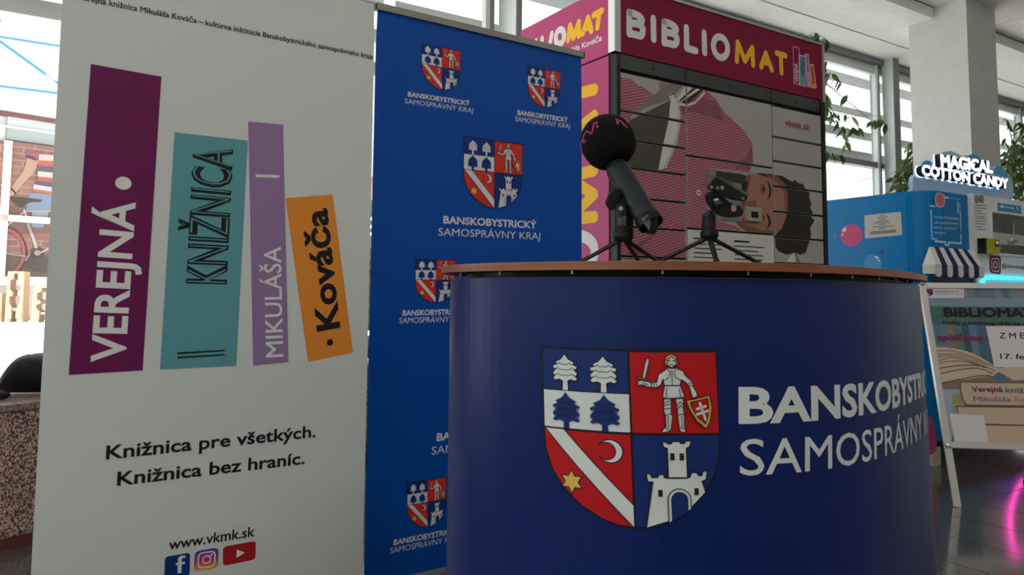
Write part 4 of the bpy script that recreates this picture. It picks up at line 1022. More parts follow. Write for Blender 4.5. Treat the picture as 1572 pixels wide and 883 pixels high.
i.poly([(pu0, vB_), (pu1, vB_), (pu1, vA), (pu0, vA)], mat('shelf_light', s2l(120, 140, 160), .35, **flat), 2)
i.poly([(pu0, vC), (pu1, vC), (pu1, vB_), (pu0, vB_)], mat('shelf_green', s2l(70, 104, 100), .35, **flat), 2)
pg1, pg2_, pgl = mat('open_page', s2l(190, 170, 150), .4, **flat), mat('open_page_shade', s2l(128, 108, 96), .4, **flat), mat('page_line', s2l(70, 55, 48), .4, **flat)
i.px(zA([(205, 680), (400, 695), (600, 745), (760, 820), (850, 883), (860, 915), (1172, 915), (1172, 1110), (250, 1110), (215, 860)]), pg1, 3)
for k_, P in enumerate(([(215, 690), (430, 705), (620, 755), (770, 830), (850, 885)], [(220, 740), (430, 742), (600, 790), (760, 860), (850, 905)], [(228, 780), (430, 772), (600, 810), (780, 890)], [(232, 805), (400, 790), (560, 820), (760, 900)], [(240, 850), (400, 812), (560, 838), (740, 905)], [(246, 880), (420, 845), (600, 860), (760, 915)])):
    i.strokepx(zA(smooth(P, 4, False)), .0035, pgl, 4, cap=False)
for P in ([(250, 40), (400, 15), (600, 5), (760, 40), (800, 70)], [(252, 95), (420, 55), (640, 35), (780, 90)], [(262, 185), (450, 145), (640, 108), (760, 105)]): i.strokepx(zB(smooth(P, 4, False)), .005, pgl, 4, cap=False)
i.px(zB([(262, 190), (450, 150), (760, 108), (960, 150), (1172, 150), (1172, 240), (280, 240)]), pg2_, 4)
i.px(zB([(772, 125), (820, 80), (845, 72), (970, 145), (940, 160), (800, 150)]), mat('book_spine_blue', s2l(72, 110, 135), .4, **flat), 5)
i.px(zB([(1172, 150), (1000, 130), (860, 50), (900, 20), (1172, 10)]), pg1, 5)
blur2 = mat('pale_blur', s2l(150, 160, 185), .35, **flat); i.px(zB([(280, 240), (470, 205), (505, 390), (430, 480), (380, 745), (360, 745)]), blur2, 3); i.px(zB([(390, 290), (470, 270), (500, 385), (430, 430), (420, 470), (395, 470)]), mat('yellow_blur', s2l(150, 145, 95), .35, **flat), 4)
bk1, bk2 = mat('closed_book', s2l(186, 164, 146), .4, **flat), mat('book_edge', s2l(92, 76, 62), .4, **flat)
i.px(zB([(462, 165), (1172, 175), (1172, 400), (520, 392), (490, 340), (465, 230)]), bk1, 6); i.strokepx(zB([(1172, 178), (470, 168), (466, 235), (492, 340), (525, 392), (1172, 402)]), .006, bk2, 7)
i.px(zB([(430, 405), (1172, 412), (1172, 590), (480, 580), (440, 470)]), bk1, 6); i.strokepx(zB([(1172, 414), (432, 405), (442, 470)]), .006, bk2, 7); i.strokepx(zB([(705, 578), (1172, 590)]), .006, bk2, 7)
i.px(zB([(480, 585), (1172, 598), (1172, 770), (560, 760), (400, 750)]), bk1, 6)
nt_ = mat('note_white', (.60, .57, .60), .5, **flat)
i.px(zA([(112, 84), (540, 92), (540, 188), (132, 190)]), nt_, 8)
i.px(zA([(128, 97), (216, 97), (218, 150), (180, 176), (140, 150)]), mat('crest_red', s2l(130, 30, 40), .5, **flat), 9); i.px(zA([(128, 97), (172, 97), (174, 122), (130, 122)]), BBl, 10); i.strokepx(zA([(140, 128), (185, 165)]), .004, nt_, 10); i.px(zA([(180, 130), (216, 130), (212, 150), (182, 170)]), BBl, 10)
i.px(zB([(360, 475), (690, 492), (735, 752), (410, 745)]), nt_, 8)
i.text('BANSKOBYSTRICKÝ', *zA([(234, 131), (490, 131), (233, 116)]), BLACK, 9, bold=.02); i.text('SAMOSPRÁVNY KRAJ', *zA([(238, 155), (522, 155), (237, 141)]), BLACK, 9)
i.text('BIBLIOMAT', *zA([(334, 388), (1172, 392), (320, 288)]), BLACK, 9, bold=.045, fit='BIBLIOMA')
i.text('Knihy z knižnice vždy na dosah', *zA([(322, 462), (1130, 470), (316, 428)]), BLACK, 9, bold=.03, fit='Knihy z knižnice vždy na')
i.text('spúšťame', *zA([(268, 633), (740, 636), (256, 565)]), mat('print_magenta', s2l(128, 24, 76), .5, **flat), 9, bold=.035)
i.text('od', *zA([(775, 635), (870, 636), (768, 565)]), mat('print_magenta', s2l(150, 28, 84)), 7, bold=.035)
nP = zA([(765, 482), (1500, 484), (1560, 912), (855, 910)]); ab_n = Ink(FA, lift=.0004); ab_n.px(nP, nt_, 10)
ab_n.text('Z M E N A', *zA([(908, 611), (1168, 612), (904, 551)]), BLACK, 11, bold=.014, fit='Z M E'); ab_n.text('17. február', *zA([(918, 823), (1168, 829), (912, 770)]), BLACK, 11, bold=.022, fit='17. fe')
i.text('Verejná', *zB([(580, 265), (880, 265), (566, 213)]), C_pur, 9, bold=.025); i.text('knižnica', *zB([(905, 270), (1085, 276), (898, 220)]), mat('print_green', s2l(40, 120, 90), .5, **flat), 9, bold=.025, fit='kniž')
i.text('Mikuláša', *zB([(596, 358), (960, 362), (588, 308)]), mat('print_lilac_grey', s2l(112, 100, 128), .5, **flat), 9, bold=.012); i.text('Kováča', *zB([(992, 360), (1085, 362), (984, 312)]), mat('print_amber', s2l(200, 120, 30), .5, **flat), 9, bold=.025, fit='Ko')
for src in (i, ab_n):
    src.build('poster_print' if src is i else 'change_notice', ab, clip=(pu0, pv0, pu1, pv1))

# ================================================================== MICROPHONE, RECORDER AND THEIR TRIPODS
def mini_tripod(label, apex, feet, Ya, hub_r, hub_h, Yf):
    A = pt(*apex, Ya)
    t = thing('tabletop_tripod', (A.x, A.y, ZT), label, 'tripod')
    M_leg = mat('tripod_black', (.006, .006, .007), .4)
    for f, yf in zip(feet, Yf):
        p = pt(*f, yf); p.z = ZT + .005
        d_ = (p - A).normalized(); side = d_.cross(Z).normalized(); th = side.cross(d_)
        mb = MB().tube([A + d_ * .008, A.lerp(p, .5), p], [.0052, .0050, .0046], 8, squash=.8)
        o = mb.build('leg', M_leg, t, smooth=False)
        MB().ball(p, (.0058, .0058, .005), 10, 6).build('rubber_tip', M_blk, o)
    MB().tube([A - Z * .006, A + Z * .002, A + Z * (hub_h * .35), A + Z * (hub_h * .38)], [hub_r * .8, hub_r, hub_r, hub_r * .8], 18).build('hub', M_leg, t)
    return t, A
M_mic = mat('microphone_grey', s2l(30, 36, 42), .36, spec=.4)
YM = 1.40
tr1, A1 = mini_tripod('small black tripod holding the handheld microphone, left on the podium', (957, 366), [(893, 404), (986, 404), (1014, 404)], YM, .0195, .050, [1.36, 1.56, 1.40])
c0 = pt(957, 352, YM); c1 = pt(955, 318, YM)
MB().tube([c0, c1 + Z * .004], [.0165, .0150], 14).build('neck', M_blk, tr1)
for k_ in range(4): MB().tube([pt(950 + 3.2 * k_, 346, YM - .018), pt(950 + 3.2 * k_, 334 - k_, YM - .018)], .0013, 6).build('grip_rib', mat('rib_grey', (.10, .10, .10), .4), tr1)
MB().tube([pt(953, 320, YM - .016), pt(953, 320, YM - .024)], .0042, 12).build('clip_screw', mat('screw_steel', (.45, .45, .45), .25, .9), tr1)
# clip arms round the handle
ax0, ax1 = pt(949, 262, 1.43), pt(1000, 345, 1.37); axd = (ax1 - ax0).normalized()
zq = crop(900, 280, 6.793)
FM = Flat(pt(957, 330, YM), CR, CU)
MB().prism([FM.un(*p) for p in zq([(300, 55), (345, 80), (350, 190), (330, 240), (262, 300), (205, 215), (235, 130)])], FM, -.022, .006).build('clip_jaw', M_blk, tr1, bevel=.002)
MB().prism([FM.un(*p) for p in zq([(330, 200), (400, 120), (470, 250), (495, 330), (492, 560), (330, 560)])], FM, -.020, .000).build('clip_body', M_blk, tr1, bevel=.002)

mic = thing('handheld_microphone', (A1.x, A1.y, ZT + .04), 'handheld microphone with black foam ball and pink squiggle lettering', 'microphone')
fc = pt(932.5, 217.5, 1.455)
axf = (ax1 - pt(932.5, 217.5, 1.455)).normalized()
sx = (CR - axf * CR.dot(axf)).normalized(); sy = axf.cross(sx)
RF = .0535
foam = MB(); prof = [(-1.0, 0.0), (-.985, .18), (-.93, .38), (-.8, .62), (-.6, .82), (-.35, .95), (-.05, 1.0), (.25, .985), (.5, .92), (.72, .78), (.88, .58), (.95, .42)]
foam.tube([fc + axf * (a * RF * 1.0) for a, r in prof], [max(.0005, r * RF) for a, r in prof], 32, up=sx)
M_foam = mat('black_foam', (.003, .003, .0035), .95, spec=.1, kind='noise', scale=4)
foam.build('foam_windscreen', M_foam, mic, smooth=True)
def onball(x, y, lift=1.012):
    d = ray(x, y).normalized(); oc = CAM - fc; b = oc.dot(d); c = oc.dot(oc) - (RF * lift) ** 2; disc = b * b - c
    if disc < 0: disc = 0
    return CAM + d * (-b - math.sqrt(disc))
zm = crop(880, 160, 7.36); M_pinkl = mat('pink_lettering', s2l(190, 70, 128), .6, **flat)
for P in ([(234, 214), (222, 270), (206, 335), (178, 318), (152, 305), (128, 340), (112, 378), (112, 415), (124, 440), (142, 405)], [(100, 400), (92, 440), (90, 480), (98, 530)], [(478, 172), (512, 182), (545, 200), (580, 235), (612, 268)], [(490, 190), (502, 222), (516, 205)]):
    MB().tube([onball(*p) for p in smooth(zm(P), 3, False)], .0013, 6).build('pink_letter', M_pinkl, mic)
for p in zm([(262, 212), (273, 253)]): MB().ball(onball(*p), .0026, 10, 6).build('pink_letter', M_pinkl, mic)
hb = MB(); hp = [ax0 - axd * .012, ax0, ax0.lerp(ax1, .10), ax0.lerp(ax1, .45), ax0.lerp(ax1, .82), ax0.lerp(ax1, .9)]
hb.tube(hp, [.021, .0235, .0235, .0225, .0225, .0225], 14, up=sx, squash=1.0).build('handle', M_mic, mic, smooth=True)
MB().tube([ax0.lerp(ax1, .88), ax0.lerp(ax1, 1.0)], [.0238, .0245], 20, cap=False).build('end_ring', M_blk, mic)
MB().tube([ax0.lerp(ax1, .89), ax0.lerp(ax1, .93)], [.022, .022], 20).build('end_plate', M_blk, mic)
# strap tab and blade at the open end
FT = Flat(ax0.lerp(ax1, .98) - CW * .016, CR, CU)
MB().prism([FT.un(*p) for p in zq([(565, 385), (640, 335), (668, 420), (655, 503)])], FT, -.003, .003).build('antenna_tab', mat('tab_grey', s2l(86, 92, 96), .4), mic)
MB().prism([FT.un(*p) for p in zq(smooth([(640, 330), (700, 300), (735, 330), (752, 420), (735, 520), (690, 545), (640, 520), (665, 480), (672, 420)]))], FT, -.018, -.004).build('battery_cap', M_blk, mic, bevel=.0015)
k0 = ax0.lerp(ax1, .70) - CW * .018 + CR * .012; MB().tube([k0 - axd * .010, k0 + axd * .012], .0055, 10).build('switch', M_blk, mic)
k1 = ax0.lerp(ax1, .34) - CR * .0225; MB().tube([k1 - axd * .016, k1 + axd * .020], .0085, 8).build('clip_tab', M_mic, tr1)

tr2, A2 = mini_tripod('small black tripod holding the voice recorder, second from the left on the podium', (1089, 364), [(1012, 404), (1100, 404), (1164, 404)], 1.36, .0165, .030, [1.34, 1.30, 1.36])
MB().tube([A2, pt(1088, 348, 1.36), pt(1088.5, 333, 1.36)], [.0125, .0130, .0122], 16).ball(pt(1088.5, 333, 1.36), .0123, 16, 8).build('neck', M_blk, tr2)
FQ = Flat(pt(1084, 328, 1.345), CR, CU)
cb_ = FQ.un(1084, 327.5)
MB().tube([FQ(cb_[0] + .0042 * math.cos(t), cb_[1] + .0042 * math.sin(t), 0) for t in [math.radians(d) for d in range(0, 361, 30)]], .0007, 6, cap=False).tube([FQ(cb_[0], cb_[1] - .001, 0), FQ(cb_[0], cb_[1] + .0035, 0)], .0006, 6).build('blue_mark', mat('blue_mark', s2l(50, 100, 160), .5, **flat), tr2)
zr = crop(1040, 240, 5.193); FR = Flat(pt(1112, 310, 1.36), CR, CU)
MB().prism([FR.un(*p) for p in smooth(zr([(240, 300), (270, 280), (330, 290), (420, 370), (500, 400), (525, 440), (510, 475), (450, 488), (380, 482), (320, 455), (270, 400), (240, 350)]), 3)], FR, -.016, .0).build('clamp', M_blk, tr2, bevel=.002)
MB().prism([FR.un(*p) for p in smooth(zr([(428, 392), (460, 388), (470, 415), (460, 440), (432, 436)]), 3)], FR, .0, .001).build('clamp_hole_face', mat('clamp_grey', (.30, .20, .18), .5), tr2)
MB().ball(FR(*FR.un(*zr([(322, 378)])[0]), .004), (.0085, .0085, .006), 14, 8).build('clamp_knob', mat('knob_blue_black', (.02, .03, .045), .2), tr2)
MB().ball(FR(*FR.un(*zr([(303, 350)])[0]), .005), (.0052, .0055, .003), 10, 6).build('knob_highlight_bump', mat('highlight_pale', (.45, .47, .52), .3), tr2)  # glint on the knob, modelled as a pale bump
rec = thing('voice_recorder', pt(1112, 300, 1.36), 'black pocket voice recorder clamped tilted on the right-hand tripod', 'recorder')
rp = [FR.un(*p) for p in zr([(245, 235), (285, 168), (335, 172), (558, 305), (540, 352), (515, 362), (425, 345), (250, 262)])]
MB().prism(rp, FR, -.010, .010).build('body', mat('recorder_black', (.008, .008, .009), .3), rec, bevel=.002)
rp = [FR.un(*p) for p in zr([(300, 172), (338, 172), (556, 303), (545, 322)])]
MB().prism(rp, FR, .010, .0115).build('glossy_edge', mat('recorder_gloss', (.05, .055, .05), .12), rec)
rp = [FR.un(*p) for p in zr([(500, 322), (522, 334), (514, 352), (494, 342)])]; MB().prism(rp, FR, .010, .0112).build('button', mat('button_grey', (.10, .10, .10), .3), rec)
rp = [FR.un(*p) for p in zr([(330, 238), (352, 240), (356, 270), (332, 268)])]; MB().prism(rp, FR, .010, .0125).build('switch', mat('switch_grey', (.22, .22, .22), .3), rec)
for p in ((262, 252), (308, 258)):
    MB().ball(FR(*FR.un(*zr([p])[0]), .010), .0035, 8, 6).build('microphone_capsule', mat('capsule_grey', (.12, .12, .12), .3), rec)

# ================================================================== STONE BENCH, BAGS
M_gran = mat('red_brown_granite', s2l(222, 186, 164), .55, kind='granite', scale=1.5, col2=s2l(66, 48, 42))
M_grtop = mat('granite_top_smooth', s2l(170, 150, 138), .35, kind='granite', scale=1.6, col2=s2l(110, 92, 84))
pa = at_z(0, 848, 0); pb = at_z(565, 704, 0); ud = (pb - pa).normalized(); FP = Flat(pa, ud)
plen = (pb - pa).length
bench = thing('stone_bench', FP(.6, 0, -.25), 'low granite bench wall with red-brown pebbled face under the glass front', 'bench')
MB().box(FP, -1.6, plen + .5, .045, .555, -.50, 0).build('granite_body', M_gran, bench, bevel=.008)
MB().box(FP, -1.62, plen + .52, .555, .585, -.52, .012).build('granite_slab', M_grtop, bench, bevel=.004)
MB().box(FP, -1.6, plen + .5, 0, .045, -.48, -.004).build('red_skirting', mat('skirting_red', s2l(110, 58, 48), .4), bench)
def bench_pt(x, y, back):
    d = ray(x, y); n_ = FP.H; q = CAM + d * ((pa - n_ * back - CAM).dot(n_) / d.dot(n_)); return q
bc = bench_pt(52, 590, .24); 
rk = thing('backpack', Vector((bc.x, bc.y, .585)), 'black rucksack lying on the granite bench at the far left', 'bag')
M_bag = mat('black_nylon', (.008, .009, .012), .55, kind='noise', scale=.6); M_bag2 = mat('dark_nylon_panel', (.014, .018, .026), .5)
FBg = Flat(Vector((bc.x, bc.y, 0)), Vector((1, .12, 0)).normalized())
zb = crop(0, 520, 4.9)
ol = [FBg.un(*p) for p in smooth(zb([(20, 372), (40, 310), (85, 240), (125, 190), (180, 140), (240, 115), (310, 108), (400, 125), (480, 180), (520, 280), (520, 400), (480, 478), (300, 488), (150, 486), (100, 462), (60, 410), (22, 398)]), 3)]
ol = [(u, max(v, .592)) for u, v in ol]
mb = MB(); n_ = len(ol); cu_ = sum(p[0] for p in ol) / n_; cv_ = .72
for (sc_l, h) in ((.0, .13), (.45, .125), (.75, .10), (.92, .055), (1, 0), (.93, -.07), (.7, -.12), (0, -.14)):
    for u, v in ol: mb.v.append(FBg(cu_ + (u - cu_) * sc_l, max(.592, cv_ + (v - cv_) * sc_l), h))
for r in range(7):
    for k_ in range(n_):
        a_, b_ = r * n_ + k_, r * n_ + (k_ + 1) % n_; mb.f.append((a_, b_, b_ + n_, a_ + n_)); mb.m.append(0)
mb.build('rucksack_body', M_bag, rk, smooth=True)
MB().tube([FBg(*FBg.un(*p), .045) for p in smooth(zb([(30, 370), (60, 290), (110, 205), (180, 145), (260, 118)]), 3, False)], .006, 6).build('piping', M_bag2, rk)
MB().tube([FBg(*FBg.un(*p), .10) for p in smooth(zb([(140, 300), (180, 220), (260, 190), (330, 200)]), 3, False)], .004, 6).build('zip', M_bag2, rk)
MB().tube([FBg(*FBg.un(*p), .05) for p in smooth(zb([(120, 470), (90, 465), (60, 470), (50, 474), (70, 476), (110, 474)]), 3, False)], .003, 6).build('strap', M_blk, rk)
q = bench_pt(2, 616, .12)
ph_ = thing('small_case', Vector((q.x, q.y, .585)), 'small black case beside the rucksack on the bench', 'case')
MB().ball(Vector((q.x - .01, q.y, .609)), (.045, .03, .020), 14, 8).build('case_body', M_bag, ph_, smooth=True)
q = bench_pt(566, 545, .20)
b2 = thing('shoulder_bag', Vector((q.x, q.y, .585)), 'dark blue-grey bag seen through the gap between the two banners', 'bag')
MB().ball(Vector((q.x + .07, q.y, .681)), (.16, .10, .085), 20, 12, noise=.06).build('bag_body', mat('blue_grey_nylon', s2l(46, 52, 66), .6), b2, smooth=True)
for k_ in range(3): MB().tube([Vector((q.x - .08 + .03 * k_, q.y - .06, .60 + .01 * k_)), Vector((q.x - .05 + .03 * k_, q.y - .095, .665)), Vector((q.x + .02 + .03 * k_, q.y - .06, .742))], .004, 6).build('fold_piping', M_bag2, b2)

# ================================================================== WEEPING FIGS
M_leaf = mat('fig_leaf', s2l(44, 62, 30), .35, kind='leaf', col2=s2l(96, 122, 58)); M_bark = mat('fig_bark', s2l(112, 98, 82), .8)
def leafmesh():
    me = bpy.data.meshes.new('leaf'); w = [0, .30, .42, .34, .16, 0]; y = [0, .15, .38, .62, .84, 1.0]
    V = []; F_ = []
    for i_ in range(6):
        zc_ = -.10 * y[i_] ** 2
        V += [(-w[i_] * .5, y[i_], zc_ + .08 * w[i_]), (0, y[i_], zc_), (w[i_] * .5, y[i_], zc_ + .08 * w[i_])]
    for i_ in range(5):
        a_ = i_ * 3
        F_ += [(a_, a_ + 1, a_ + 4, a_ + 3), (a_ + 1, a_ + 2, a_ + 5, a_ + 4)]
    me.from_pydata(V, [], F_); me.materials.append(M_leaf); me.polygons.foreach_set('use_smooth', [True] * len(F_)); me.update(); return me
LEAF = leafmesh()
def leaf(root, p, d, size):
    o = bpy.data.objects.new('leaf', LEAF); COL.objects.link(o)
    d = Vector(d).normalized(); x = d.cross(Vector((random.uniform(-1, 1), random.uniform(-1, 1), random.uniform(-.4, .4)))).normalized(); z = x.cross(d)
    Mx = Matrix((x, d, z)).transposed().to_4x4(); o.rotation_euler = Mx.to_euler(); o.location = p; o.scale = (size, size, size)
    attach(o, root)
def fig(label, base, group, twigs, clouds, trunk_top):
    t = thing('weeping_fig', base, label, 'tree', group)
    b = Vector(base)
    MB().tube([b, b + Z * .05, b + Z * .42, b + Z * .45], [.17, .19, .24, .24], 20).build('pot', mat('pot_charcoal', (.06, .06, .065), .5), t)
    MB().tube([b + Z * .44, b + Z * .45], [.225, .225], 20).build('soil', mat('potting_soil', (.05, .035, .025), .95, kind='noise'), t)
    tt = Vector(trunk_top); MB().tube([b + Z * .43, b.lerp(tt, .35) + Vector((.04, 0, 0)), b.lerp(tt, .7) - Vector((.03, 0, 0)), tt], [.032, .027, .022, .012], 8).build('trunk', M_bark, t)
    n_l = 0
    for P, Y, k_ in twigs:   # hanging twigs with large leaves
        pts = [pt(x, y, Y) for x, y in smooth(P, 4, False)]
        st_ = pts[0]; 
        MB().tube([tt.lerp(st_, .0), tt.lerp(st_, .5) + Z * .12, st_] + pts[1:], [.008, .004, .0022] + [.0018] * (len(pts) - 1), 5).build('branch', M_bark, t)
        for j in range(k_):
            p = pts[int(len(pts) * (j + .5) / k_) % len(pts)]; a_ = random.uniform(0, 6.28)
            leaf(t, p, (math.cos(a_) * .55, math.sin(a_) * .4, -1 + random.uniform(-.2, .5)), random.uniform(.075, .115)); n_l += 1
    for (x0, y0, rx, ry, Y, k_) in clouds:
        for j in range(k_):
            a_, r_ = random.uniform(0, 6.28), math.sqrt(random.random())
            p = pt(x0 + rx * r_ * math.cos(a_), y0 + ry * r_ * math.sin(a_), Y + random.uniform(-.25, .25))
            leaf(t, p, (random.uniform(-.8, .8), random.uniform(-.8, .8), random.uniform(-1, -.1)), random.uniform(.09, .14))
        c = pt(x0, y0, Y); MB().tube([tt, tt.lerp(c, .5) + Z * .08, c, pt(x0 - rx * .5, y0 + ry * .6, Y)], [.012, .007, .004, .002], 5).build('branch', M_bark, t)
    return t
fig('weeping fig whose drooping twigs hang over the right end of the book locker', (2.05, 6.0, 0), 'potted figs by the glass',
    [([(1235, 62), (1248, 50), (1262, 56), (1270, 62)], 6.1, 9), ([(1232, 52), (1238, 60), (1246, 64), (1252, 70)], 6.1, 8), ([(1268, 92), (1268, 104), (1270, 114)], 6.0, 3), ([(1268, 116), (1275, 112), (1284, 120), (1292, 126)], 6.0, 8),
     ([(1266, 145), (1270, 152), (1268, 165)], 6.0, 8), ([(1268, 168), (1276, 172), (1290, 176), (1302, 176)], 6.0, 9), ([(1278, 176), (1290, 192), (1303, 196), (1318, 196)], 6.0, 9), ([(1290, 185), (1315, 178), (1345, 178), (1350, 186)], 6.0, 2),
     ([(1338, 186), (1350, 184), (1358, 188), (1362, 192)], 5.9, 9), ([(1292, 205), (1298, 214), (1296, 224)], 6.0, 4), ([(1267, 232), (1275, 234), (1284, 236), (1292, 240)], 6.0, 8), ([(1268, 130), (1300, 146), (1315, 168)], 6.0, 1)],
    [(1262, 160, 6, 34, 6.05, 22)], (2.2, 6.1, 2.9))
fig('bushy weeping fig between the candy machine and the white pillar', (4.62, 8.5, 0), 'potted figs by the glass', [], [(1394, 278, 20, 26, 8.3, 190), (1399, 240, 9, 22, 8.3, 55), (1376, 300, 14, 7, 8.3, 30)], (4.62, 8.5, 2.4))
fig('dense weeping fig standing to the right of the white pillar', (6.0, 9.2, 0), 'potted figs by the glass', [([(1540, 182), (1548, 186), (1552, 196)], 8.9, 8), ([(1560, 190), (1566, 188), (1572, 196)], 8.9, 6)],
    [(1562, 268, 26, 48, 8.9, 230), (1552, 225, 14, 18, 8.9, 18), (1572, 215, 14, 20, 8.9, 20)], (6.15, 9.1, 2.9))

# ================================================================== OUTSIDE THE GLASS
M_pave = mat('pale_paving', (.80, .775, .73), .8, kind='concrete')
ext = lambda s, n, z=0: SN(s, n, z)
MB().box(G, -60, 70, -.25, -.02, NF + .12, 75).build('ground', M_pave, kind='structure')
MB().box(G, -60, W0 - .2, -.25, -.02, -30, NF + .12).build('ground', M_pave, kind='structure')
M_blade = mat('sun_blade_white', (.40, .41, .40), .6)
blades = thing('sun_blade_rack', SN(5.5, NF + 1.0, 0), 'rack of long white sun blades on thin rods outside the glass front', 'sun blades')
for k_, z_ in enumerate((4.70, 4.22, 3.73, 3.42, 3.12)):
    ol = [(0, 0), (.05, .06), (.09, .14), (.11, .22), (.12, .30), (.105, .30), (.095, .22), (.075, .14), (.035, .065)]
    if k_ > 1: ol = [(x * .8, y * .72) for x, y in ol]
    hh = ol[4][1]
    for s0, s1 in ((-3.4, 2.62), (2.70, 6.9), (6.98, 18.0)):
        MB().prism(ol, lambda u, v, h: SN(h, NF + .85 + u, z_ - hh + v), s0, s1).build('sun_blade', M_blade, blades)
    for s_ in (2.66, 6.94): MB().box(G, s_ - .012, s_ + .012, z_ - hh - .02, z_ + .02, NF + .80, NF + .95).build('bracket', M_lalu, blades)
for s_ in (2.66, 6.94): MB().tube([SN(s_, NF + .79, -.02), SN(s_, NF + .79, 4.9)], .012, 8).build('bracket_rod', M_lalu, blades)
# white hall opposite with blue painted lines, a glazed strip and a hoarding of a cyclist
pB = pt(20, 490, 26); pB.z = 0
FO = Flat(pB, DIR(.72)); OUT0, OUT1 = -9, 34
hall = thing('white_building', FO(2, 0, -2), 'white building opposite with light blue painted lines above a cyclist hoarding', 'building')
vv = lambda x, y: FO.un(x, y)[1]
M_ow = mat('white_render', (.80, .80, .80), .7); M_og = mat('grey_cladding', s2l(150, 156, 160), .6); M_or = mat('dark_red_trim', s2l(104, 60, 62), .6)
vtop = 11.0; vtrim = vv(46, 177); vtrim2 = vv(46, 183); vg1 = vv(46, 199); vg2 = vv(46, 218); vb1 = vv(46, 222); vb0 = vv(40, 425); vs0 = vv(40, 434)
MB().box(FO, OUT0, OUT1, vtrim, vtop, -4, 0).build('upper_wall', M_ow, hall)
MB().box(FO, OUT0, OUT1, vtrim2, vtrim, -4, .12).build('trim_band', M_or, hall)
MB().box(FO, OUT0, OUT1, vs0, vtrim2, -4, -.25).build('recessed_wall', M_ow, hall)
ug = FO.un(12, 200)[0]
MB().box(FO, ug, OUT1, vg1 + .03, vtrim2, -.25, -.10).build('glazed_strip', mat('strip_glass', s2l(190, 196, 196), .2), hall)
MB().box(FO, ug, OUT1, vg2, vg1 - .03, -.25, -.06).build('cladding_panel', M_og, hall)
MB().box(FO, OUT0, OUT1, vg1 - .03, vg1 + .03, -.25, .0).build('rail', M_ow, hall)
MB().box(FO, OUT0, OUT1, vs0 - .1, vs0 + .25, -.3, .05).build('white_sill', M_ow, hall)
MB().box(FO, OUT0, OUT1, -.02, vs0 - .1, -.3, -.05).build('base_wall', mat('base_grey', s2l(188, 182, 178), .7), hall)
i = Ink(FO, lift=.01); M_lb = mat('painted_light_blue', s2l(70, 140, 190), .6, **flat)
i.strokepx([(-10, 55), (100, 72)], .08, M_lb); i.strokepx([(-5, 60), (95, 132)], .10, M_lb); i.strokepx([(-10, 131), (95, 144)], .08, M_lb); i.strokepx([(2, 18), (-4, 32)], .2, M_lb)
i.build('painted_lines', hall)
# hoarding
ub = FO.un(9, 300)[0]; ubr = FO.un(150, 300)[0]
hz_ = MB().box(FO, -6.0, ubr + 3, vb0, vb1, -.10, .10).build('hoarding_board', mat('hoarding_brick_print', s2l(136, 88, 80), .6, kind='brick', col2=s2l(108, 70, 64), scale=1.3), hall)
me = hz_.data; uvl = me.uv_layers.new(name='UVMap')
for li, l in enumerate(me.loops):
    a_ = FO.inv(hz_.location + me.vertices[l.vertex_index].co); uvl.data[li].uv = (a_[0], a_[1])
i = Ink(FO, lift=.012); i.lift = .012
i = Ink(Lift(FO, .10), lift=.006); zh = crop(0, 200, 5.52); zi = crop(0, 340, 4.013)
P_ = lambda *c: mat('hoarding_%d_%d_%d' % c, tuple(x * .5 for x in s2l(*c)), .6, **flat)
i.px(zh([(0, 640), (440, 640), (440, 883), (0, 883)]), P_(150, 112, 108), 1)
i.px(zi([(0, 200), (300, 200), (296, 340), (0, 340)]), P_(128, 112, 108), 2)
i.px(zh([(215, 195), (330, 190), (320, 225), (300, 262), (215, 232)]), P_(196, 110, 128), 3); i.px(zh([(205, 215), (240, 212), (300, 245), (296, 262), (225, 240)]), P_(100, 92, 108), 4)
i.px(smooth(zh([(228, 238), (316, 255), (300, 310), (262, 380), (200, 440), (135, 520), (80, 520), (110, 450), (180, 360), (205, 300)])), P_(214, 176, 156), 3)
i.px(smooth(zh([(25, 530), (60, 520), (105, 525), (108, 548), (60, 568), (28, 555)])), P_(226, 190, 172), 4); i.strokepx(zh([(92, 500), (122, 540)]), .05, P_(70, 62, 60), 5)
for k_, (P, c) in enumerate((([(320, 205), (480, 215), (480, 270), (318, 260)], (226, 218, 218)), ([(318, 258), (480, 268), (476, 315), (312, 302)], (226, 118, 104)), ([(312, 302), (476, 315), (470, 365), (308, 350)], (120, 112, 128)), ([(308, 350), (470, 365), (468, 412), (310, 395)], (230, 224, 222)),
                             ([(310, 395), (468, 410), (466, 450), (300, 432)], (222, 108, 96)), ([(300, 432), (466, 450), (462, 492), (272, 455)], (110, 108, 140)), ([(280, 462), (462, 490), (458, 530), (268, 498)], (232, 226, 224)), ([(268, 498), (458, 530), (456, 552), (272, 522)], (220, 128, 108)))):
    i.px(zh(P), P_(*c), 4 + k_ % 2)
i.px(zh([(245, 530), (455, 550), (450, 690), (215, 690), (215, 620)]), P_(150, 168, 198), 3); i.px(zh([(260, 690), (400, 690), (395, 750), (260, 750)]), P_(170, 184, 196), 4); i.px(zh([(245, 770), (380, 775), (350, 828), (260, 820)]), P_(150, 172, 202), 4)
i.px(smooth(zh([(70, 568), (150, 570), (330, 590), (330, 610), (240, 615), (175, 655), (120, 630)])), P_(92, 84, 72), 5)
i.strokepx(zh([(0, 850), (195, 695)]), .05, P_(225, 215, 212), 6); i.strokepx(zh([(195, 680), (262, 883)]), .07, P_(222, 212, 208), 6); i.strokepx(zi([(162, 0), (215, 160)]), .09, P_(222, 212, 208), 6)
i.strokepx(zh([(215, 688), (440, 688)]), .04, P_(225, 200, 195), 6)
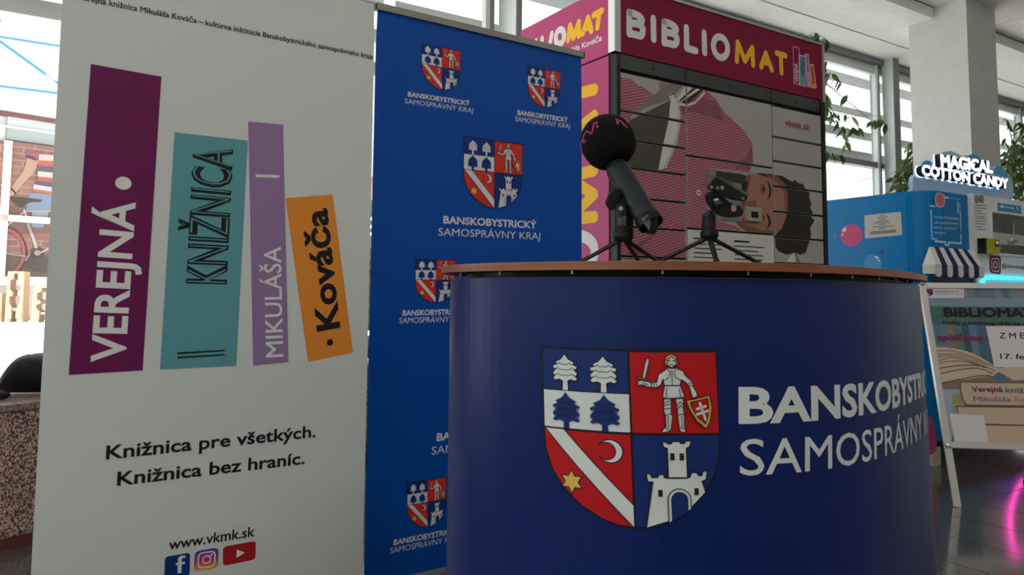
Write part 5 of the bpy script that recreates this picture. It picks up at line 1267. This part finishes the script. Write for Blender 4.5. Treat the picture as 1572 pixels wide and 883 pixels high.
wheel = lambda cx, cy, r, M, w, L_: i.strokepx(zi([(cx + r * math.cos(t), cy + r * 1.05 * math.sin(t)) for t in [math.radians(d) for d in range(0, 360, 12)]]), w, M, L_, closed=True)
wheel(5, 190, 138, P_(196, 112, 108), .12, 5); wheel(5, 190, 150, P_(90, 78, 74), .06, 5)
i.strokepx(zi([(0, 195), (150, 215)]), .05, P_(190, 180, 176), 6); i.strokepx(zi([(210, 155), (170, 210), (150, 240)]), .05, P_(180, 170, 168), 6); i.strokepx(zi([(310, 155), (270, 180), (225, 200)]), .05, P_(220, 212, 210), 6)
i.disc(FO.un(*zi([(222, 195)])[0]), .22, .22, P_(96, 82, 78), 6); i.disc(FO.un(*zi([(222, 195)])[0]), .10, .10, P_(190, 180, 176), 7)
i.px(smooth(zi([(150, 225), (230, 215), (300, 230), (296, 300), (200, 305), (150, 270)])), P_(106, 94, 92), 4)
i.build('cyclist_print', hall, clip=(-5.9, vb0 + .02, ubr + 2.9, vb1 - .02))
bar_ = MB(); v = vv(40, 337); bar_.box(FO, OUT0, ubr + 3, v - .12, v + .10, .11, .25); bar_.build('cream_rail', mat('cream_rail', s2l(222, 208, 196), .6), hall)
u = FO.un(5, 300)[0]; MB().box(FO, u - .09, u + .12, vb0, vb1, .11, .25).build('cream_post', mat('cream_rail', (1, 1, 1)), hall)
# beige barrier blocks
M_bar = mat('beige_barrier', s2l(176, 148, 122), .7); M_bard = mat('barrier_recess', s2l(120, 84, 72), .7)
def barrier(label, x0, x1, y0, y1, Yb, flip=False):
    p = pt((x0 + x1) / 2, y1, Yb); F = Flat(Vector((p.x, p.y, 0)), DIR(1.35)); c = F.un((x0 + x1) / 2, y1)
    t = thing('road_barrier', Vector((p.x, p.y, -.02)), label, 'barrier', 'beige barriers before the hoarding')
    w_ = (F.un(x1, y1)[0] - F.un(x0, y1)[0]) / 2; h_ = F.un((x0 + x1) / 2, y0)[1] + .02
    def B(u, v, hh=0.0): return F(u, v - .02, hh)
    ol = [(-w_, 0), (-w_ * .38, 0), (-w_ * .30, h_ * .30), (-w_ * .55, h_ * .36), (-w_ * .62, h_ * .44), (-w_ * .62, h_ * .50), (-w_ * .30, h_ * .52), (-w_ * .30, h_ * .60), (-w_ * .58, h_ * .64), (-w_ * .62, h_ * .82), (-w_ * .25, h_ * .86), (-w_ * .2, h_ * .96),
          (w_ * .2, h_ * .96), (w_ * .25, h_ * .86), (w_ * .62, h_ * .82), (w_ * .58, h_ * .64), (w_ * .30, h_ * .60), (w_ * .30, h_ * .52), (w_ * .62, h_ * .50), (w_ * .62, h_ * .44), (w_ * .55, h_ * .36), (w_ * .30, h_ * .30), (w_ * .38, 0), (w_, 0), (w_ * .92, h_), (-w_ * .92, h_)]
    MB().prism(ol, B, -.25, .25).build('barrier_shell', M_bar, t)
    MB().box(B, -w_ * .3, w_ * .3, h_ * .22, h_ * .28, -.2, .2).build('cross_bar', M_bar, t)
    for s_ in (-1, 1): MB().prism([(s_ * w_ * .55 + x * .08, y) for x, y in ((-1, .12), (1, .12), (1, .36), (0, .46), (-1, .36))], B, .25, .27).build('foot_boss', M_bar, t)
barrier('beige plastic barrier standing complete in view, just right of the cream post', 12, 39, 417, 490, 25)
barrier('beige plastic barrier half hidden by the white banner', 52, 88, 440, 490, 25)
barrier('beige plastic barrier cut by the left edge of the picture', -22, 7, 450, 490, 25)
# seen between the two banners: clipped hedge, kerb, dark glazed block
pz = pt(570, 446, 15); FH = Flat(Vector((pz.x, pz.y, 0)), DIR(ANG))
hd = MB(); hw = vv; 
v1 = FH.un(572, 378)[1]; u0, u1 = FH.un(545, 400)[0], FH.un(610, 400)[0]
hed = thing('clipped_hedge', FH(0, -.02, -.5), 'clipped green hedge outside, seen between the two banners', 'hedge')
hm_ = MB(); nx_, ny_ = 26, 14
for a in range(nx_ * ny_ * 3):
    u = random.uniform(u0 - 1.5, u1 + 1.0); v = random.uniform(.35, v1); p = FH(u, v, random.uniform(-.05, .05)); r_ = random.uniform(.05, .09)
    d1 = Vector([random.uniform(-1, 1) for _ in range(3)]).normalized() * r_; d2 = d1.orthogonal().normalized() * r_ * .5
    hm_.add([p - d1, p - d2, p + d1, p + d2], [(0, 1, 2, 3)])
hm_.build('hedge_leaves', mat('hedge_green', s2l(70, 84, 50), .7, kind='noise', scale=.3, col2=s2l(34, 44, 26)), hed, kind='stuff')
MB().box(FH, u0 - 1.6, u1 + 1.1, .30, v1 - .05, -1.0, -.06).build('hedge_core', mat('hedge_core', s2l(52, 62, 40), .8, kind='noise', scale=.5), hed)
kb = thing('kerb_wall', FH(0, -.02, .2), 'pale kerb wall below the clipped hedge', 'kerb')
MB().box(FH, u0 - 1.6, u1 + 1.1, -.02, .29, -.9, .12).build('kerb_stone', M_ow, kb)
MB().box(FH, u0 - 1.6, u1 + 1.1, .06, .12, .12, .14).build('kerb_dark_strip', M_grout, kb)  # dark strip along the kerb face
pz = pt(570, 440, 22); FK = Flat(Vector((pz.x, pz.y, 0)), DIR(ANG)); u0, u1 = FK.un(530, 400)[0], FK.un(625, 400)[0]
dk = thing('dark_glass_building', FK(0, -.02, -1), 'low brick and dark glass building behind the hedge', 'building')
gy = lambda y: FK.un(572, y)[1]
MB().box(FK, u0, u1, -.02, gy(308), -3, 0).build('dark_glazing', mat('dark_glazing', s2l(84, 90, 98), .15), dk)
MB().box(FK, u0, u1, gy(308), gy(272), -3, .1).build('red_band', mat('red_band', s2l(168, 122, 118), .7), dk)
MB().box(FK, u0, u1, gy(272), gy(240), -3, .15).build('beige_parapet', mat('beige_parapet', s2l(206, 180, 160), .7), dk)
for y in (338, 350, 361): MB().tube([FK(u0, gy(y), .3), FK(u1, gy(y), .3)], .05, 6).build('handrail', M_lalu, dk)
# thin frame lines of the glass canopy beyond the blades
cn = thing('glass_canopy', SN(9, NF + 4, 0), 'thin white ribs of a glass canopy outside the right-hand windows', 'canopy')
for k_, (P, Q) in enumerate((((1266, 218), (1345, 238)), ((1385, 166), (1400, 160)), ((1266, 290), (1345, 272)), ((1268, 268), (1350, 262)), ((1377, 198), (1402, 192)), ((1270, 262), (1345, 250)))):
    MB().tube([pt(*P, 12.5), pt(*Q, 13.4)], .012, 6).build('canopy_rib', M_lalu, cn)
MB().box(G, 6.5, 12, .02, 2.2, NF + 2.6, NF + 2.7).build('parapet_wall', M_ow, cn)
